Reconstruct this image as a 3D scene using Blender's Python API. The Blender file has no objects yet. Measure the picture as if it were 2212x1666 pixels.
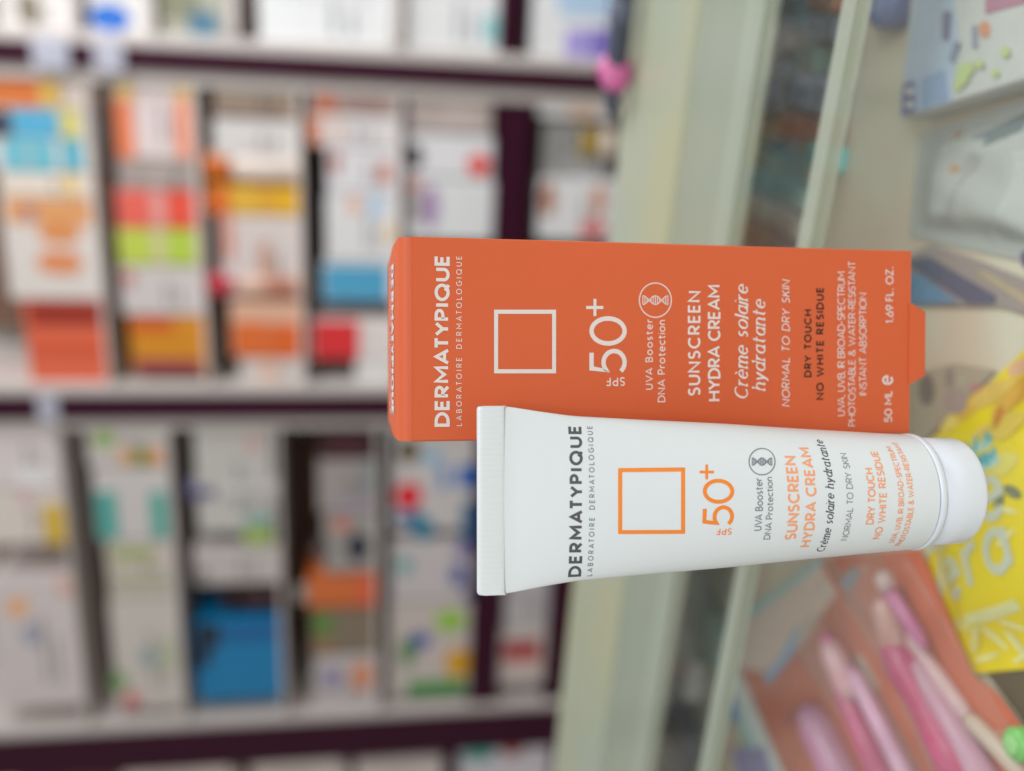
import bpy, bmesh, math, random
from mathutils import Vector, Matrix, Euler
random.seed(7)
S = bpy.context.scene
COL = S.collection

# ------------------------------------------------------------------ camera
FPX, CX, CY = 2000.0, 1106.0, 833.0          # focal length and centre of the photo on a 2212 x 1666 grid
PITCH = math.atan(FPX / 12450.0)             # the phone looks down by 9.1 degrees
EYE = Vector((0, 0, 0.15))                   # 15 cm above the counter top
FWD = Vector((0, math.cos(PITCH), -math.sin(PITCH)))
UP = Vector((0, math.sin(PITCH), math.cos(PITCH)))
RIGHT = Vector((1, 0, 0))
cam = bpy.data.cameras.new('camera'); cam_o = bpy.data.objects.new('camera', cam); COL.objects.link(cam_o)
cam.sensor_fit = 'HORIZONTAL'; cam.sensor_width = 36.0; cam.lens = FPX / 2212.0 * 36.0
cam.clip_start = 0.01; cam.clip_end = 50
# the phone is held on its side: world up points to the left of the picture
cam_o.matrix_world = Matrix.Translation(EYE) @ Matrix((( -UP.x, RIGHT.x, -FWD.x, 0), (-UP.y, RIGHT.y, -FWD.y, 0), (-UP.z, RIGHT.z, -FWD.z, 0), (0, 0, 0, 1)))
cam.dof.use_dof = True; cam.dof.focus_distance = 0.2255; cam.dof.aperture_fstop = cam.lens / 6.6
S.camera = cam_o

# ------------------------------------------------------------------ light: even shop lighting, with unseen area lamps aimed at products and shelves
W = bpy.data.worlds.new('World'); S.world = W; W.use_nodes = True
bg = W.node_tree.nodes['Background']; bg.inputs[0].default_value = (1.0, 0.985, 0.97, 1); bg.inputs[1].default_value = 0.50
def area(name, loc, target, sx, sy, power, color):
    l = bpy.data.lights.new(name, 'AREA'); l.shape = 'RECTANGLE'; l.size = sx; l.size_y = sy; l.energy = power; l.color = color
    o = bpy.data.objects.new(name, l); COL.objects.link(o); o.location = loc
    o.rotation_euler = (Vector(target) - Vector(loc)).to_track_quat('-Z', 'Y').to_euler()
    return o
area('unseen_area_light', (0.30, -0.85, 0.95), (-0.02, 0.22, 0.07), 1.0, 0.5, 12.4, (0.96, 0.985, 1.0))  # added key lamp out of view, faced at the products to brighten them
area('unseen_area_light', (1.75, 0.95, 1.3), (0.9, 2.0, -0.05), 1.6, 0.6, 48.0, (0.95, 0.98, 1))
S.view_settings.view_transform = 'Standard'; S.view_settings.look = 'None'; S.view_settings.exposure = 0; S.view_settings.gamma = 1
S.cycles.use_denoising = True
S.cycles.max_bounces = 8; S.cycles.transparent_max_bounces = 12

# ------------------------------------------------------------------ materials
def lin(c, gain=1.0):
    out = []
    for v in c:
        v = v / 255.0
        v = v / 12.92 if v <= 0.04045 else ((v + 0.055) / 1.055) ** 2.4
        out.append(min(0.86, v * gain))
    return (*out, 1)
MATS = {}
def mat(name, rgb, rough=0.5, gain=1.0, vary=0.06, scale=40.0, bump=0.0, bscale=300.0, coat=0.0, metal=0.0, alpha=1.0, spec=0.5, tone2=None, scale2=6.0):
    key = (name, tuple(rgb), rough, gain, alpha)
    if key in MATS: return MATS[key]
    m = bpy.data.materials.new(name); m.use_nodes = True; nt = m.node_tree
    b = nt.nodes['Principled BSDF']; base = lin(rgb, gain)
    tc = nt.nodes.new('ShaderNodeTexCoord')
    n = nt.nodes.new('ShaderNodeTexNoise'); n.inputs['Scale'].default_value = scale; n.inputs['Detail'].default_value = 4
    nt.links.new(tc.outputs['Object'], n.inputs['Vector'])
    r = nt.nodes.new('ShaderNodeMapRange'); r.inputs['To Min'].default_value = 1 - vary; r.inputs['To Max'].default_value = 1 + vary
    nt.links.new(n.outputs['Fac'], r.inputs['Value'])
    mx = nt.nodes.new('ShaderNodeVectorMath'); mx.operation = 'SCALE'; mx.inputs[0].default_value = base[:3]
    if tone2:
        n3 = nt.nodes.new('ShaderNodeTexNoise'); n3.inputs['Scale'].default_value = scale2; n3.inputs['Detail'].default_value = 2
        nt.links.new(tc.outputs['Object'], n3.inputs['Vector'])
        cr = nt.nodes.new('ShaderNodeValToRGB'); cr.color_ramp.elements[0].position = .40; cr.color_ramp.elements[1].position = .62
        cr.color_ramp.elements[0].color = base; cr.color_ramp.elements[1].color = lin(tone2, gain)
        nt.links.new(n3.outputs['Fac'], cr.inputs[0]); nt.links.new(cr.outputs[0], mx.inputs[0])
    nt.links.new(r.outputs['Result'], mx.inputs['Scale'])
    nt.links.new(mx.outputs['Vector'], b.inputs['Base Color'])
    b.inputs['Roughness'].default_value = rough; b.inputs['Metallic'].default_value = metal
    b.inputs['Specular IOR Level'].default_value = spec
    b.inputs['Coat Weight'].default_value = coat; b.inputs['Coat Roughness'].default_value = 0.15
    b.inputs['Alpha'].default_value = alpha
    if bump:
        n2 = nt.nodes.new('ShaderNodeTexNoise'); n2.inputs['Scale'].default_value = bscale; n2.inputs['Detail'].default_value = 3
        nt.links.new(tc.outputs['Object'], n2.inputs['Vector'])
        bp = nt.nodes.new('ShaderNodeBump'); bp.inputs['Strength'].default_value = bump; bp.inputs['Distance'].default_value = 0.0004
        nt.links.new(n2.outputs['Fac'], bp.inputs['Height']); nt.links.new(bp.outputs['Normal'], b.inputs['Normal'])
    MATS[key] = m
    return m
def glass_mat(name, rgb, clear=0.75, rough=0.05):
    key = (name, tuple(rgb))
    if key in MATS: return MATS[key]
    m = bpy.data.materials.new(name); m.use_nodes = True; nt = m.node_tree
    for n in list(nt.nodes): nt.nodes.remove(n)
    out = nt.nodes.new('ShaderNodeOutputMaterial'); tr = nt.nodes.new('ShaderNodeBsdfTransparent'); pr = nt.nodes.new('ShaderNodeBsdfPrincipled')
    tr.inputs[0].default_value = (0.94, 0.97, 0.955, 1)
    pr.inputs['Base Color'].default_value = lin(rgb); pr.inputs['Roughness'].default_value = rough
    mx = nt.nodes.new('ShaderNodeMixShader'); mx.inputs[0].default_value = 1 - clear
    nt.links.new(tr.outputs[0], mx.inputs[1]); nt.links.new(pr.outputs[0], mx.inputs[2]); nt.links.new(mx.outputs[0], out.inputs[0])
    MATS[key] = m
    return m

def pane_mat(name):
    """clear counter glass: mostly see-through, a faint diffuse veil painting in a milky haze, mirror-like at a slant"""
    m = bpy.data.materials.new(name); m.use_nodes = True; nt = m.node_tree
    for n in list(nt.nodes): nt.nodes.remove(n)
    out = nt.nodes.new('ShaderNodeOutputMaterial'); tr = nt.nodes.new('ShaderNodeBsdfTransparent'); df = nt.nodes.new('ShaderNodeBsdfDiffuse'); gl = nt.nodes.new('ShaderNodeBsdfGlossy')
    tr.inputs[0].default_value = (0.975, 0.988, 0.98, 1); df.inputs[0].default_value = (.62, .66, .62, 1); gl.inputs['Roughness'].default_value = .04
    tc = nt.nodes.new('ShaderNodeTexCoord'); nz = nt.nodes.new('ShaderNodeTexNoise'); nz.inputs['Scale'].default_value = 9; nz.inputs['Detail'].default_value = 5
    mr = nt.nodes.new('ShaderNodeMapRange'); mr.inputs['To Min'].default_value = 0; mr.inputs['To Max'].default_value = .04  # small patchy diffuse share, painting a milky haze into the glass
    nt.links.new(tc.outputs['Object'], nz.inputs['Vector']); nt.links.new(nz.outputs['Fac'], mr.inputs['Value'])
    a = nt.nodes.new('ShaderNodeMixShader'); b = nt.nodes.new('ShaderNodeMixShader'); fr = nt.nodes.new('ShaderNodeFresnel'); fr.inputs['IOR'].default_value = 1.34
    nt.links.new(mr.outputs['Result'], a.inputs[0]); nt.links.new(tr.outputs[0], a.inputs[1]); nt.links.new(df.outputs[0], a.inputs[2])
    ge = nt.nodes.new('ShaderNodeNewGeometry'); fo = nt.nodes.new('ShaderNodeMath'); fo.operation = 'SUBTRACT'; fo.inputs[0].default_value = 1.0
    mu = nt.nodes.new('ShaderNodeMath'); mu.operation = 'MULTIPLY'
    nt.links.new(ge.outputs['Backfacing'], fo.inputs[1]); nt.links.new(fo.outputs[0], mu.inputs[0]); nt.links.new(fr.outputs[0], mu.inputs[1])
    nt.links.new(mu.outputs[0], b.inputs[0]); nt.links.new(a.outputs[0], b.inputs[1]); nt.links.new(gl.outputs[0], b.inputs[2]); nt.links.new(b.outputs[0], out.inputs[0])
    return m

# ------------------------------------------------------------------ object helpers
def mesh_obj(name, verts, faces, m, parent=None, smooth=False):
    me = bpy.data.meshes.new(name); me.from_pydata([tuple(v) for v in verts], [], faces); me.update()
    bm = bmesh.new(); bm.from_mesh(me); bmesh.ops.recalc_face_normals(bm, faces=bm.faces); bm.to_mesh(me); bm.free()
    if smooth:
        me.polygons.foreach_set('use_smooth', [True] * len(me.polygons))
    me.materials.append(m)
    o = bpy.data.objects.new(name, me); COL.objects.link(o)
    if parent: o.parent = parent
    return o
def bm_obj(name, bm, m, parent=None, smooth=False):
    me = bpy.data.meshes.new(name); bm.to_mesh(me); bm.free()
    if smooth: me.polygons.foreach_set('use_smooth', [True] * len(me.polygons))
    me.materials.append(m)
    o = bpy.data.objects.new(name, me); COL.objects.link(o)
    if parent: o.parent = parent
    return o
def box(name, lo, hi, m, parent=None, bevel=0.0, seg=2):
    bm = bmesh.new(); bmesh.ops.create_cube(bm, size=1)
    for v in bm.verts:
        v.co = Vector((lo[i] + (hi[i] - lo[i]) * (v.co[i] + 0.5) for i in range(3)))
    if bevel: bmesh.ops.bevel(bm, geom=bm.edges[:], offset=bevel, segments=seg, affect='EDGES', profile=0.5)
    return bm_obj(name, bm, m, parent)
def prism(name, poly, z0, z1, m, parent=None, bevel=0.0, seg=2):
    bm = bmesh.new()
    a = [bm.verts.new((p[0], p[1], z0)) for p in poly]; b = [bm.verts.new((p[0], p[1], z1)) for p in poly]
    n = len(poly); bm.faces.new(a[::-1]); bm.faces.new(b)
    for i in range(n): bm.faces.new((a[i], a[(i + 1) % n], b[(i + 1) % n], b[i]))
    bmesh.ops.recalc_face_normals(bm, faces=bm.faces)
    if bevel: bmesh.ops.bevel(bm, geom=bm.edges[:], offset=bevel, segments=seg, affect='EDGES', profile=0.5)
    return bm_obj(name, bm, m, parent)
def lathe(name, prof, m, parent=None, n=32, ang=None):
    vs, fs = [], []
    for r, z in prof:
        for k in range(n):
            t = 2 * math.pi * k / n; vs.append((r * math.cos(t), r * math.sin(t), z))
    for i in range(len(prof) - 1):
        for k in range(n):
            fs.append((i * n + k, i * n + (k + 1) % n, (i + 1) * n + (k + 1) % n, (i + 1) * n + k))
    fs.append(tuple(range(n))[::-1]); fs.append(tuple((len(prof) - 1) * n + k for k in range(n)))
    return mesh_obj(name, vs, fs, m, parent, smooth=True)
def empty(name, loc, rot=(0, 0, 0)):
    o = bpy.data.objects.new(name, None); COL.objects.link(o); o.location = loc; o.rotation_euler = rot; o.empty_display_size = 0.02
    return o
def tag(o, label, cat, group=None):
    o['label'] = label; o['category'] = cat
    if group: o['group'] = group
    return o
def sharp_shade(o, deg=35):
    me = o.data
    me.polygons.foreach_set('use_smooth', [True] * len(me.polygons)); me.set_sharp_from_angle(angle=math.radians(deg))

# ------------------------------------------------------------------ lettering: a small stroke alphabet
def arc(cx, cy, rx, ry, a0, a1, n=None):
    n = n or max(4, int(abs(a1 - a0) / 11))
    return [(cx + rx * math.cos(math.radians(a0 + (a1 - a0) * i / n)), cy + ry * math.sin(math.radians(a0 + (a1 - a0) * i / n))) for i in range(n + 1)]
def G():
    g = {}
    g['A'] = (.84, [[(0, 0), (.42, 1), (.84, 0)], [(.13, .3), (.71, .3)]])
    g['B'] = (.58, [[(0, 0), (0, 1), (.28, 1)] + arc(.28, .76, .25, .24, 88, -90) + [(0, .52)], [(.28, .52)] + arc(.31, .26, .27, .26, 90, -90) + [(0, 0)]])
    g['C'] = (.80, [arc(.46, .5, .46, .5, 48, 312)])
    g['D'] = (.76, [[(0, .5), (0, 0), (.27, 0)] + arc(.27, .5, .49, .5, -88, 88) + [(.27, 1), (0, 1), (0, .5)]])
    g['E'] = (.50, [[(.5, 1), (0, 1), (0, 0), (.5, 0)], [(0, .52), (.45, .52)]])
    g['F'] = (.48, [[(.48, 1), (0, 1), (0, 0)], [(0, .5), (.43, .5)]])
    g['G'] = (.86, [arc(.46, .5, .46, .5, 48, 352) + [(.90, .47), (.52, .47)]])
    g['H'] = (.70, [[(0, 0), (0, 1)], [(.7, 0), (.7, 1)], [(0, .52), (.7, .52)]])
    g['I'] = (0.0, [[(0, 0), (0, 1)]])
    g['K'] = (.60, [[(0, 0), (0, 1)], [(.57, 1), (.04, .45)], [(.2, .6), (.6, 0)]])
    g['L'] = (.46, [[(0, 1), (0, 0), (.46, 0)]])
    g['M'] = (.90, [[(0, 0), (0, 1), (.45, .3), (.9, 1), (.9, 0)]])
    g['N'] = (.74, [[(0, 0), (0, 1), (.74, 0), (.74, 1)]])
    g['O'] = (.94, [arc(.47, .5, .47, .5, 90, 450, 32)])
    g['P'] = (.56, [[(0, 0), (0, 1), (.28, 1)] + arc(.28, .72, .28, .28, 88, -90) + [(0, .44)]])
    g['Q'] = (.96, [arc(.47, .5, .47, .5, 90, 450, 32), [(.60, .26), (.96, -.06)]])
    g['R'] = (.60, [[(0, 0), (0, 1), (.28, 1)] + arc(.28, .72, .28, .28, 88, -90) + [(0, .44)], [(.24, .42), (.60, 0)]])
    g['S'] = (.54, [arc(.28, .755, .235, .245, 35, 262) + arc(.27, .25, .265, .265, 80, -145)])
    g['T'] = (.62, [[(0, 1), (.62, 1)], [(.31, 1), (.31, 0)]])
    g['U'] = (.68, [[(0, 1), (0, .34)] + arc(.34, .34, .34, .34, 182, 358) + [(.68, .34), (.68, 1)]])
    g['V'] = (.80, [[(0, 1), (.40, 0), (.80, 1)]])
    g['W'] = (1.20, [[(0, 1), (.32, 0), (.60, .88), (.88, 0), (1.2, 1)]])
    g['X'] = (.66, [[(0, 0), (.66, 1)], [(0, 1), (.66, 0)]])
    g['Y'] = (.74, [[(0, 1), (.37, .45), (.74, 1)], [(.37, .45), (.37, 0)]])
    g['Z'] = (.62, [[(0, 1), (.62, 1), (0, 0), (.62, 0)]])
    g['0'] = (.72, [arc(.36, .5, .36, .5, 90, 450, 32)])
    g['5'] = (.60, [[(.55, 1), (.10, 1), (.04, .55)] + arc(.27, .32, .33, .32, 130, -140)])
    g['1'] = (.22, [[(0, .8), (.20, 1), (.20, 0)]])
    g['6'] = (.60, [[(.42, 1), (.08, .5)] + arc(.30, .31, .30, .31, 140, 500, 26)])
    g['9'] = (.60, [[(.18, 0), (.52, .5)] + arc(.30, .69, .30, .31, -40, 320, 26)])
    g['+'] = (.60, [[(0, .5), (.6, .5)], [(.3, .2), (.3, .8)]])
    g['&'] = (.74, [[(.74, 0), (.16, .70)] + arc(.32, .80, .18, .20, 190, -20) + [(.12, .42)] + arc(.27, .24, .27, .24, 150, 330) + [(.66, .42)]])
    g['.'] = (.16, [[(0, 0), (.16, 0)]]); g[','] = (.10, [[(.08, .06), (0, -.16)]]); g['-'] = (.30, [[(0, .42), (.30, .42)]])
    x = .68
    g['a'] = (.56, [arc(.29, .34, .29, .34, 20, 340, 24), [(.56, x), (.56, 0)]])
    g['c'] = (.50, [arc(.32, .34, .32, .34, 50, 310)])
    g['d'] = (.60, [arc(.30, .34, .30, .34, 20, 340, 24), [(.60, 1.02), (.60, 0)]])
    g['e'] = (.60, [[(.02, .36), (.60, .36)] + arc(.31, .34, .30, .34, 5, 318)])
    g['h'] = (.50, [[(0, 1.02), (0, 0)], [(0, .40)] + arc(.25, .42, .25, .26, 175, 0) + [(.50, 0)]])
    g['i'] = (0.0, [[(0, 0), (0, x)], [(0, .92), (0, 1.0)]])
    g['l'] = (0.0, [[(0, 0), (0, 1.02)]])
    g['m'] = (.86, [[(0, x), (0, 0)], [(0, .42)] + arc(.215, .44, .215, .24, 175, 0) + [(.43, 0)], [(.43, .42)] + arc(.645, .44, .215, .24, 175, 0) + [(.86, 0)]])
    g['n'] = (.50, [[(0, x), (0, 0)], [(0, .40)] + arc(.25, .42, .25, .26, 175, 0) + [(.50, 0)]])
    g['o'] = (.66, [arc(.33, .34, .33, .34, 90, 450, 28)])
    g['r'] = (.30, [[(0, x), (0, 0)], [(0, .38)] + arc(.27, .38, .27, .30, 175, 70)])
    g['s'] = (.40, [arc(.21, .505, .17, .175, 40, 262) + arc(.20, .17, .19, .17, 80, -140)])
    g['t'] = (.38, [[(.16, .92), (.16, .16)] + arc(.30, .16, .14, .16, 185, 290), [(-.02, x), (.40, x)]])
    g['y'] = (.56, [[(0, x), (.29, .02)], [(.56, x), (.26, -.10)] + arc(.12, -.12, .13, .14, -10, -110)])
    g['\u00e8'] = (.60, g['e'][1] + [[(.14, 1.0), (.36, .82)]])
    return g
GL = G()
KERN = {'AT': -.16, 'TA': -.16, 'TY': -.10, 'AV': -.16, 'VA': -.16, 'YP': -.06, 'RA': -.03, 'LA': -.04, 'RY': -.08, 'AY': -.14, 'TO': -.05, 'OT': -.04, 'PH': 0, 'LO': -.06, 'Al': 0, 'Ve': -.1, 'AC': -.03, 'RM': .02, 'UI': 0, 'PI': .02, 'IQ': .02, 'MA': -.03}
def ribbon(pts, w, closed, contrast=0.0):
    """a stroke of constant (or pen-like) width along a polyline -> left and right points"""
    P = [Vector(p) for p in pts]; n = len(P); out = []
    for i in range(n):
        a = P[i] - P[i - 1] if (i > 0) else (P[0] - P[n - 2] if closed else None)
        b = P[i + 1] - P[i] if (i < n - 1) else (P[1] - P[0] if closed else None)
        a = a if a is not None else b; b = b if b is not None else a
        a = a.normalized(); b = b.normalized()
        na = Vector((-a.y, a.x)); nb = Vector((-b.y, b.x)); m = na + nb
        if m.length < .25: m = na; k = 1.0
        else:
            m.normalize(); k = min(1.9, 1 / max(.35, m.dot(na)))
        ww = w
        if contrast:
            d = (a + b); d = d.normalized() if d.length > .01 else a
            ww = w * (1 - contrast + contrast * max(.55, abs(d.dot(Vector((.28, .96)))) ** 1.3 * 1.3))
        h = m * (k * ww / 2)
        out.append((P[i] + h, P[i] - h))
    return out
def lettering(name, text, put, m, parent, length, cap, stroke, slant=0.0, contrast=0.0, narrow=1.0, space=.34, sub=0.0, label=None, serif=False):
    """text of the given length and cap height; put(u, v, layer) places a flat point on the thing"""
    w = stroke * cap
    adv = []
    for c, nx in zip(text, text[1:] + ' '):
        adv.append(space * cap if c == ' ' else GL[c][0] * cap * narrow * (1 - stroke * .55) + w + KERN.get(c + nx, 0) * cap)
    tr = (length - sum(adv)) / max(1, len(text) - 1)
    if tr < .035 * cap and narrow > .55:
        return lettering(name, text, put, m, parent, length, cap, stroke, slant, contrast, narrow * .95, min(space, .28), sub, label, serif)
    vs, fs = [], []; x = 0.0
    for c, a in zip(text, adv):
        if c != ' ':
            for li, st in enumerate(GL[c][1]):
                if serif:
                    st = list(st)
                    if abs(st[0][0] - st[1][0]) < .01 and abs(st[0][1] - st[1][1]) > .3: st = [(st[0][0] - .13, st[0][1] - .05)] + st
                    if abs(st[-1][0] - st[-2][0]) < .01 and st[-2][1] - st[-1][1] > .2: st = st + [(st[-1][0] + .06, st[-1][1]), (st[-1][0] + .15, st[-1][1] + .07)]
                pts = [(x + w / 2 + px * cap * narrow * (1 - stroke * .55), w / 2 + py * (cap - w)) for px, py in st]
                pts = [(px + slant * py, py) for px, py in pts]
                if sub:
                    q = [pts[0]]
                    for p0, p1 in zip(pts, pts[1:]):
                        k = max(1, int(math.dist(p0, p1) / sub))
                        q += [(p0[0] + (p1[0] - p0[0]) * j / k, p0[1] + (p1[1] - p0[1]) * j / k) for j in range(1, k + 1)]
                    pts = q
                cl = math.dist(pts[0], pts[-1]) < 1e-6
                rb = ribbon(pts, w, cl, contrast); b0 = len(vs)
                for l, r in rb: vs.append(put(l.x, l.y, li)); vs.append(put(r.x, r.y, li))
                for i in range(len(rb) - 1): fs.append((b0 + 2 * i, b0 + 2 * i + 1, b0 + 2 * i + 3, b0 + 2 * i + 2))
        x += a + tr
    o = mesh_obj(name, vs, fs, m, parent)
    if label: o['label'] = label
    return o
def strokes(name, sts, w, put, m, parent):
    vs, fs = [], []
    for li, pts in enumerate(sts):
        cl = math.dist(pts[0], pts[-1]) < 1e-9
        rb = ribbon(pts, w, cl); b0 = len(vs)
        for l, r in rb: vs.append(put(l.x, l.y, li % 3)); vs.append(put(r.x, r.y, li % 3))
        for i in range(len(rb) - 1): fs.append((b0 + 2 * i, b0 + 2 * i + 1, b0 + 2 * i + 3, b0 + 2 * i + 2))
    return mesh_obj(name, vs, fs, m, parent)

# ------------------------------------------------------------------ where things stand
def ray(x, y):
    return RIGHT * ((CY - y) / FPX) - UP * ((x - CX) / FPX) + FWD
def counter_pt(x, y, z=0.0):
    d = ray(x, y); return EYE + d * ((z - EYE.z) / d.z)
SY = math.radians(17.5)                                   # the shelving recedes to the left
SE = Vector((math.cos(SY), -math.sin(SY), 0)); SN = Vector((math.sin(SY), math.cos(SY), 0)); SO = Vector((0, 2.2, 0))
def shelf_pt(x, y, d=0.0):
    """point seen at (x, y) on the upright plane d metres behind the shelf fronts -> (along, height)"""
    r = ray(x, y); t = ((SO + SN * d) - EYE).dot(SN) / r.dot(SN); p = EYE + r * t
    return (p - SO).dot(SE), p.z
def shelf_w(s, h, d=0.0): return SO + SE * s + SN * d + Vector((0, 0, h))

# ================================================================== floor
FLOOR_Z = -0.95
fl = box('floor', (-4, -2, FLOOR_Z - .05), (4, 5, FLOOR_Z), mat('floor_tile', (170, 165, 158), .35, vary=.05, scale=3))
fl['kind'] = 'structure'
wl = box('wall', (-4, 0, FLOOR_Z), (4, .06, 2.4), mat('wall_paint', (205, 200, 192), .8, vary=.03, scale=4))
wl.location = SO + SN * .48; wl.rotation_euler = (0, 0, -SY); wl['kind'] = 'structure'

# ================================================================== wall shelving
MAR = mat('maroon_laminate', (54, 4, 32), .5, vary=.14, scale=18, spec=.2)
DARKBACK = mat('dark_back_board', (128, 98, 80), .8, vary=.18, scale=9)
SHELFW = mat('white_shelf_board', (212, 203, 198), .5, vary=.04, scale=12)
CLIP = mat('clear_label_clip', (186, 186, 200), .3, vary=.05)
unit = empty('shelving_unit', SO, (0, 0, -SY))
tag(unit, 'white wall shelving divided by upright maroon posts and a broad maroon cross band', 'shelving')
DEPTH = .36
def upright(x0, y0, x1, y1, half):
    a, h = shelf_pt(x0, y0); b, k = shelf_pt(x1, y1)
    s = (a + b) / 2
    return s, half
posts = []
for (xa, ya, xb, yb, wpx) in ((200, 119, 1250, 179, 50), (200, 879, 800, 876, 50), (200, 1622, 1150, 1573, 80)):
    s0 = (shelf_pt(xa, ya)[0] + shelf_pt(xb, yb)[0]) / 2
    ym = (ya + yb) / 2; hw = abs(shelf_pt(700, ym - wpx / 2)[0] - shelf_pt(700, ym + wpx / 2)[0]) / 2
    posts.append((s0, hw))
SR, SM, SL = posts[0][0], posts[1][0], posts[2][0]
TOP = 1.15
edges = [SR + .95] + [SR, SM, SL] + [SL - 1.15]
for i, s in enumerate(edges):
    hw = posts[i - 1][1] if 1 <= i <= 3 else .03
    side = .026 if 1 <= i <= 3 else .004
    u_ = box('upright', (s - hw - (side if i != 3 else .004), -.002, FLOOR_Z), (s + hw + side, DEPTH, TOP), SHELFW, unit, .003)
    box('post_strip', (s - hw, -.014, FLOOR_Z + .002), (s + hw, -.0025, TOP - .002), MAR, u_, .003)
for a, b in zip(edges, edges[1:]):
    box('back_panel', (b + .09, DEPTH + .002, FLOOR_Z), (a - .09, DEPTH + .018, TOP), DARKBACK, unit)
# board positions: (seen top, seen bottom) read half way along each bay
def bay_boards(i, rows, y):
    a, b = edges[i], edges[i + 1]
    ha = posts[i - 1][1] + .0265 if 1 <= i <= 3 else .0345; hb = posts[i][1] + .0265 if 0 <= i <= 2 else .0345
    for x0, x1, mm in rows:
        z1 = shelf_pt(x0, y)[1]; z0 = shelf_pt(x1, y)[1]
        bd = box('shelf_board' if mm is SHELFW else 'cross_band', (b + hb, 0, z0), (a - ha, DEPTH, z1), mm, unit, .002)
        if mm is SHELFW:
            box('price_strip', (b + hb + .01, -.006, z0 + .001), (a - ha - .01, -.0005, z1 - .001), SHELFW, bd, .0015)
bay_boards(0, [(-30, -12, SHELFW), (152, 172, SHELFW), (318, 336, SHELFW), (486, 512, SHELFW), (848, 870, SHELFW), (1084, 1122, MAR), (1322, 1340, MAR), (1540, 1560, SHELFW)], 30)
bay_boards(1, [(205, 216, SHELFW), (428, 439, SHELFW), (646, 655, SHELFW), (856, 866, SHELFW), (1066, 1136, MAR), (1330, 1392, MAR), (1600, 1625, SHELFW)], 500)
bay_boards(2, [(150, 159, SHELFW), (372, 383, SHELFW), (602, 611, SHELFW), (812, 820, SHELFW), (1022, 1088, MAR), (1192, 1250, MAR), (1500, 1525, SHELFW)], 1230)
bay_boards(3, [(250, 262, SHELFW), (500, 516, SHELFW), (738, 752, SHELFW), (958, 980, MAR), (1190, 1240, MAR), (1500, 1525, SHELFW)], 1655)
# clear clips on the uprights
for s, (x0, x1, y) in zip((SR, SR, SM), ((75, 155, 110), (208, 272, 118), (88, 132, 880))):
    hw = .03
    z1 = shelf_pt(x0, y)[1]; z0 = shelf_pt(x1, y)[1]
    box('label_clip', (s - hw, -.022, z0), (s + hw, -.0145, z1), CLIP, unit, .003)

# ================================================================== goods on the shelves
GAIN = 1.30
def px_rect(x0, x1, y0, y1, d):
    xm, ym = (x0 + x1) / 2, (y0 + y1) / 2
    return shelf_pt(xm, y1, d)[0], shelf_pt(xm, y0, d)[0], shelf_pt(x1, ym, d)[1], shelf_pt(x0, ym, d)[1]
def paper(rgb): return mat('printed_card', rgb, .45, GAIN, vary=.05, scale=25)
def oval(n=18): return [(.5 * math.cos(2 * math.pi * k / n), .5 * math.sin(2 * math.pi * k / n)) for k in range(n)]
def patch(root, org, d, p):
    x0, x1, y0, y1, rgb = p[:5]; shape = p[5] if len(p) > 5 else 'r'
    a, b, z0, z1 = px_rect(x0, x1, y0, y1, d)
    a -= org[0]; b -= org[0]; z0 -= org[1]; z1 -= org[1]
    if shape == 'o':
        poly = [((a + b) / 2 + (b - a) * u, (z0 + z1) / 2 + (z1 - z0) * v) for u, v in oval()]
    else:
        q = min(b - a, z1 - z0) * .06; poly = [(a + q, z0), (b - q, z0), (b, z0 + q), (b, z1 - q), (b - q, z1), (a + q, z1), (a, z1 - q), (a, z0 + q)]
    n = len(poly); lay = -.0012 - .0006 * (p[6] if len(p) > 6 else 0)
    vs = [(u, lay, v) for u, v in poly] + [(u, .0006, v) for u, v in poly]
    fs = [tuple(range(n))[::-1], tuple(range(n, 2 * n))] + [(k, (k + 1) % n, n + (k + 1) % n, n + k) for k in range(n)]
    return mesh_obj('printed_spot' if shape == 'o' else 'printed_panel', vs, fs, paper(rgb), root)
def carton(name, label, cat, rect, rgb, patches=(), d=.012, deep=.16, group='goods on the wall shelves', text=True):
    a, b, z0, z1 = px_rect(*rect, d)
    w = b - a; h = z1 - z0
    base = box(name, (0, 0, 0), (w, min(deep, DEPTH - d - .01), h), paper(rgb), None, min(.004, w * .04, h * .04))
    base.location = shelf_w(a, z0, d); base.rotation_euler = (0, 0, -SY)
    tag(base, label, cat, group)
    for p in patches: patch(base, (a, z0), d, p)
    if text:                                              # lines of small print and a lid seam
        tone = tuple(int(v * .72) for v in rgb)
        for k in range(2):
            zc = h * (.42 - .14 * k); ww = w * (.5 - .16 * k)
            box('print_line', (w * .2, -.0009, zc), (w * .2 + ww, .0004, zc + h * .05), paper(tone), base)
        box('lid_flap', (w * .03, .004, h - .0008), (w * .97, min(deep, .3) * .9, h + .0012), paper(rgb), base, .0005, 1)
    return base
def jar(name, label, cat, rect, rgb, cap_rgb, cap_frac=.3, d=.03, group='goods on the wall shelves', bands=()):
    a, b, z0, z1 = px_rect(*rect, d); r = (b - a) / 2; h = z1 - z0
    root = empty(name, shelf_w((a + b) / 2, z0, d + r), (0, 0, -SY)); tag(root, label, cat, group)
    hb = h * (1 - cap_frac)
    lathe('jar_body', [(r * .8, 0), (r * .95, h * .02), (r, h * .06), (r, hb * .86), (r * .8, hb * .96), (r * .62, hb)], paper(rgb), root, 24)
    lathe('screw_cap', [(r * .86, hb), (r * .92, hb + h * .01), (r * .92, h * .97), (r * .8, h)], paper(cap_rgb), root, 24)
    for f0, f1, c in bands: lathe('label_band', [(r * 1.005, h * f0), (r * 1.012, h * f0 + .001), (r * 1.012, h * f1 - .001), (r * 1.005, h * f1)], paper(c), root, 24)
    return root
WH = (205, 198, 195)
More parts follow.
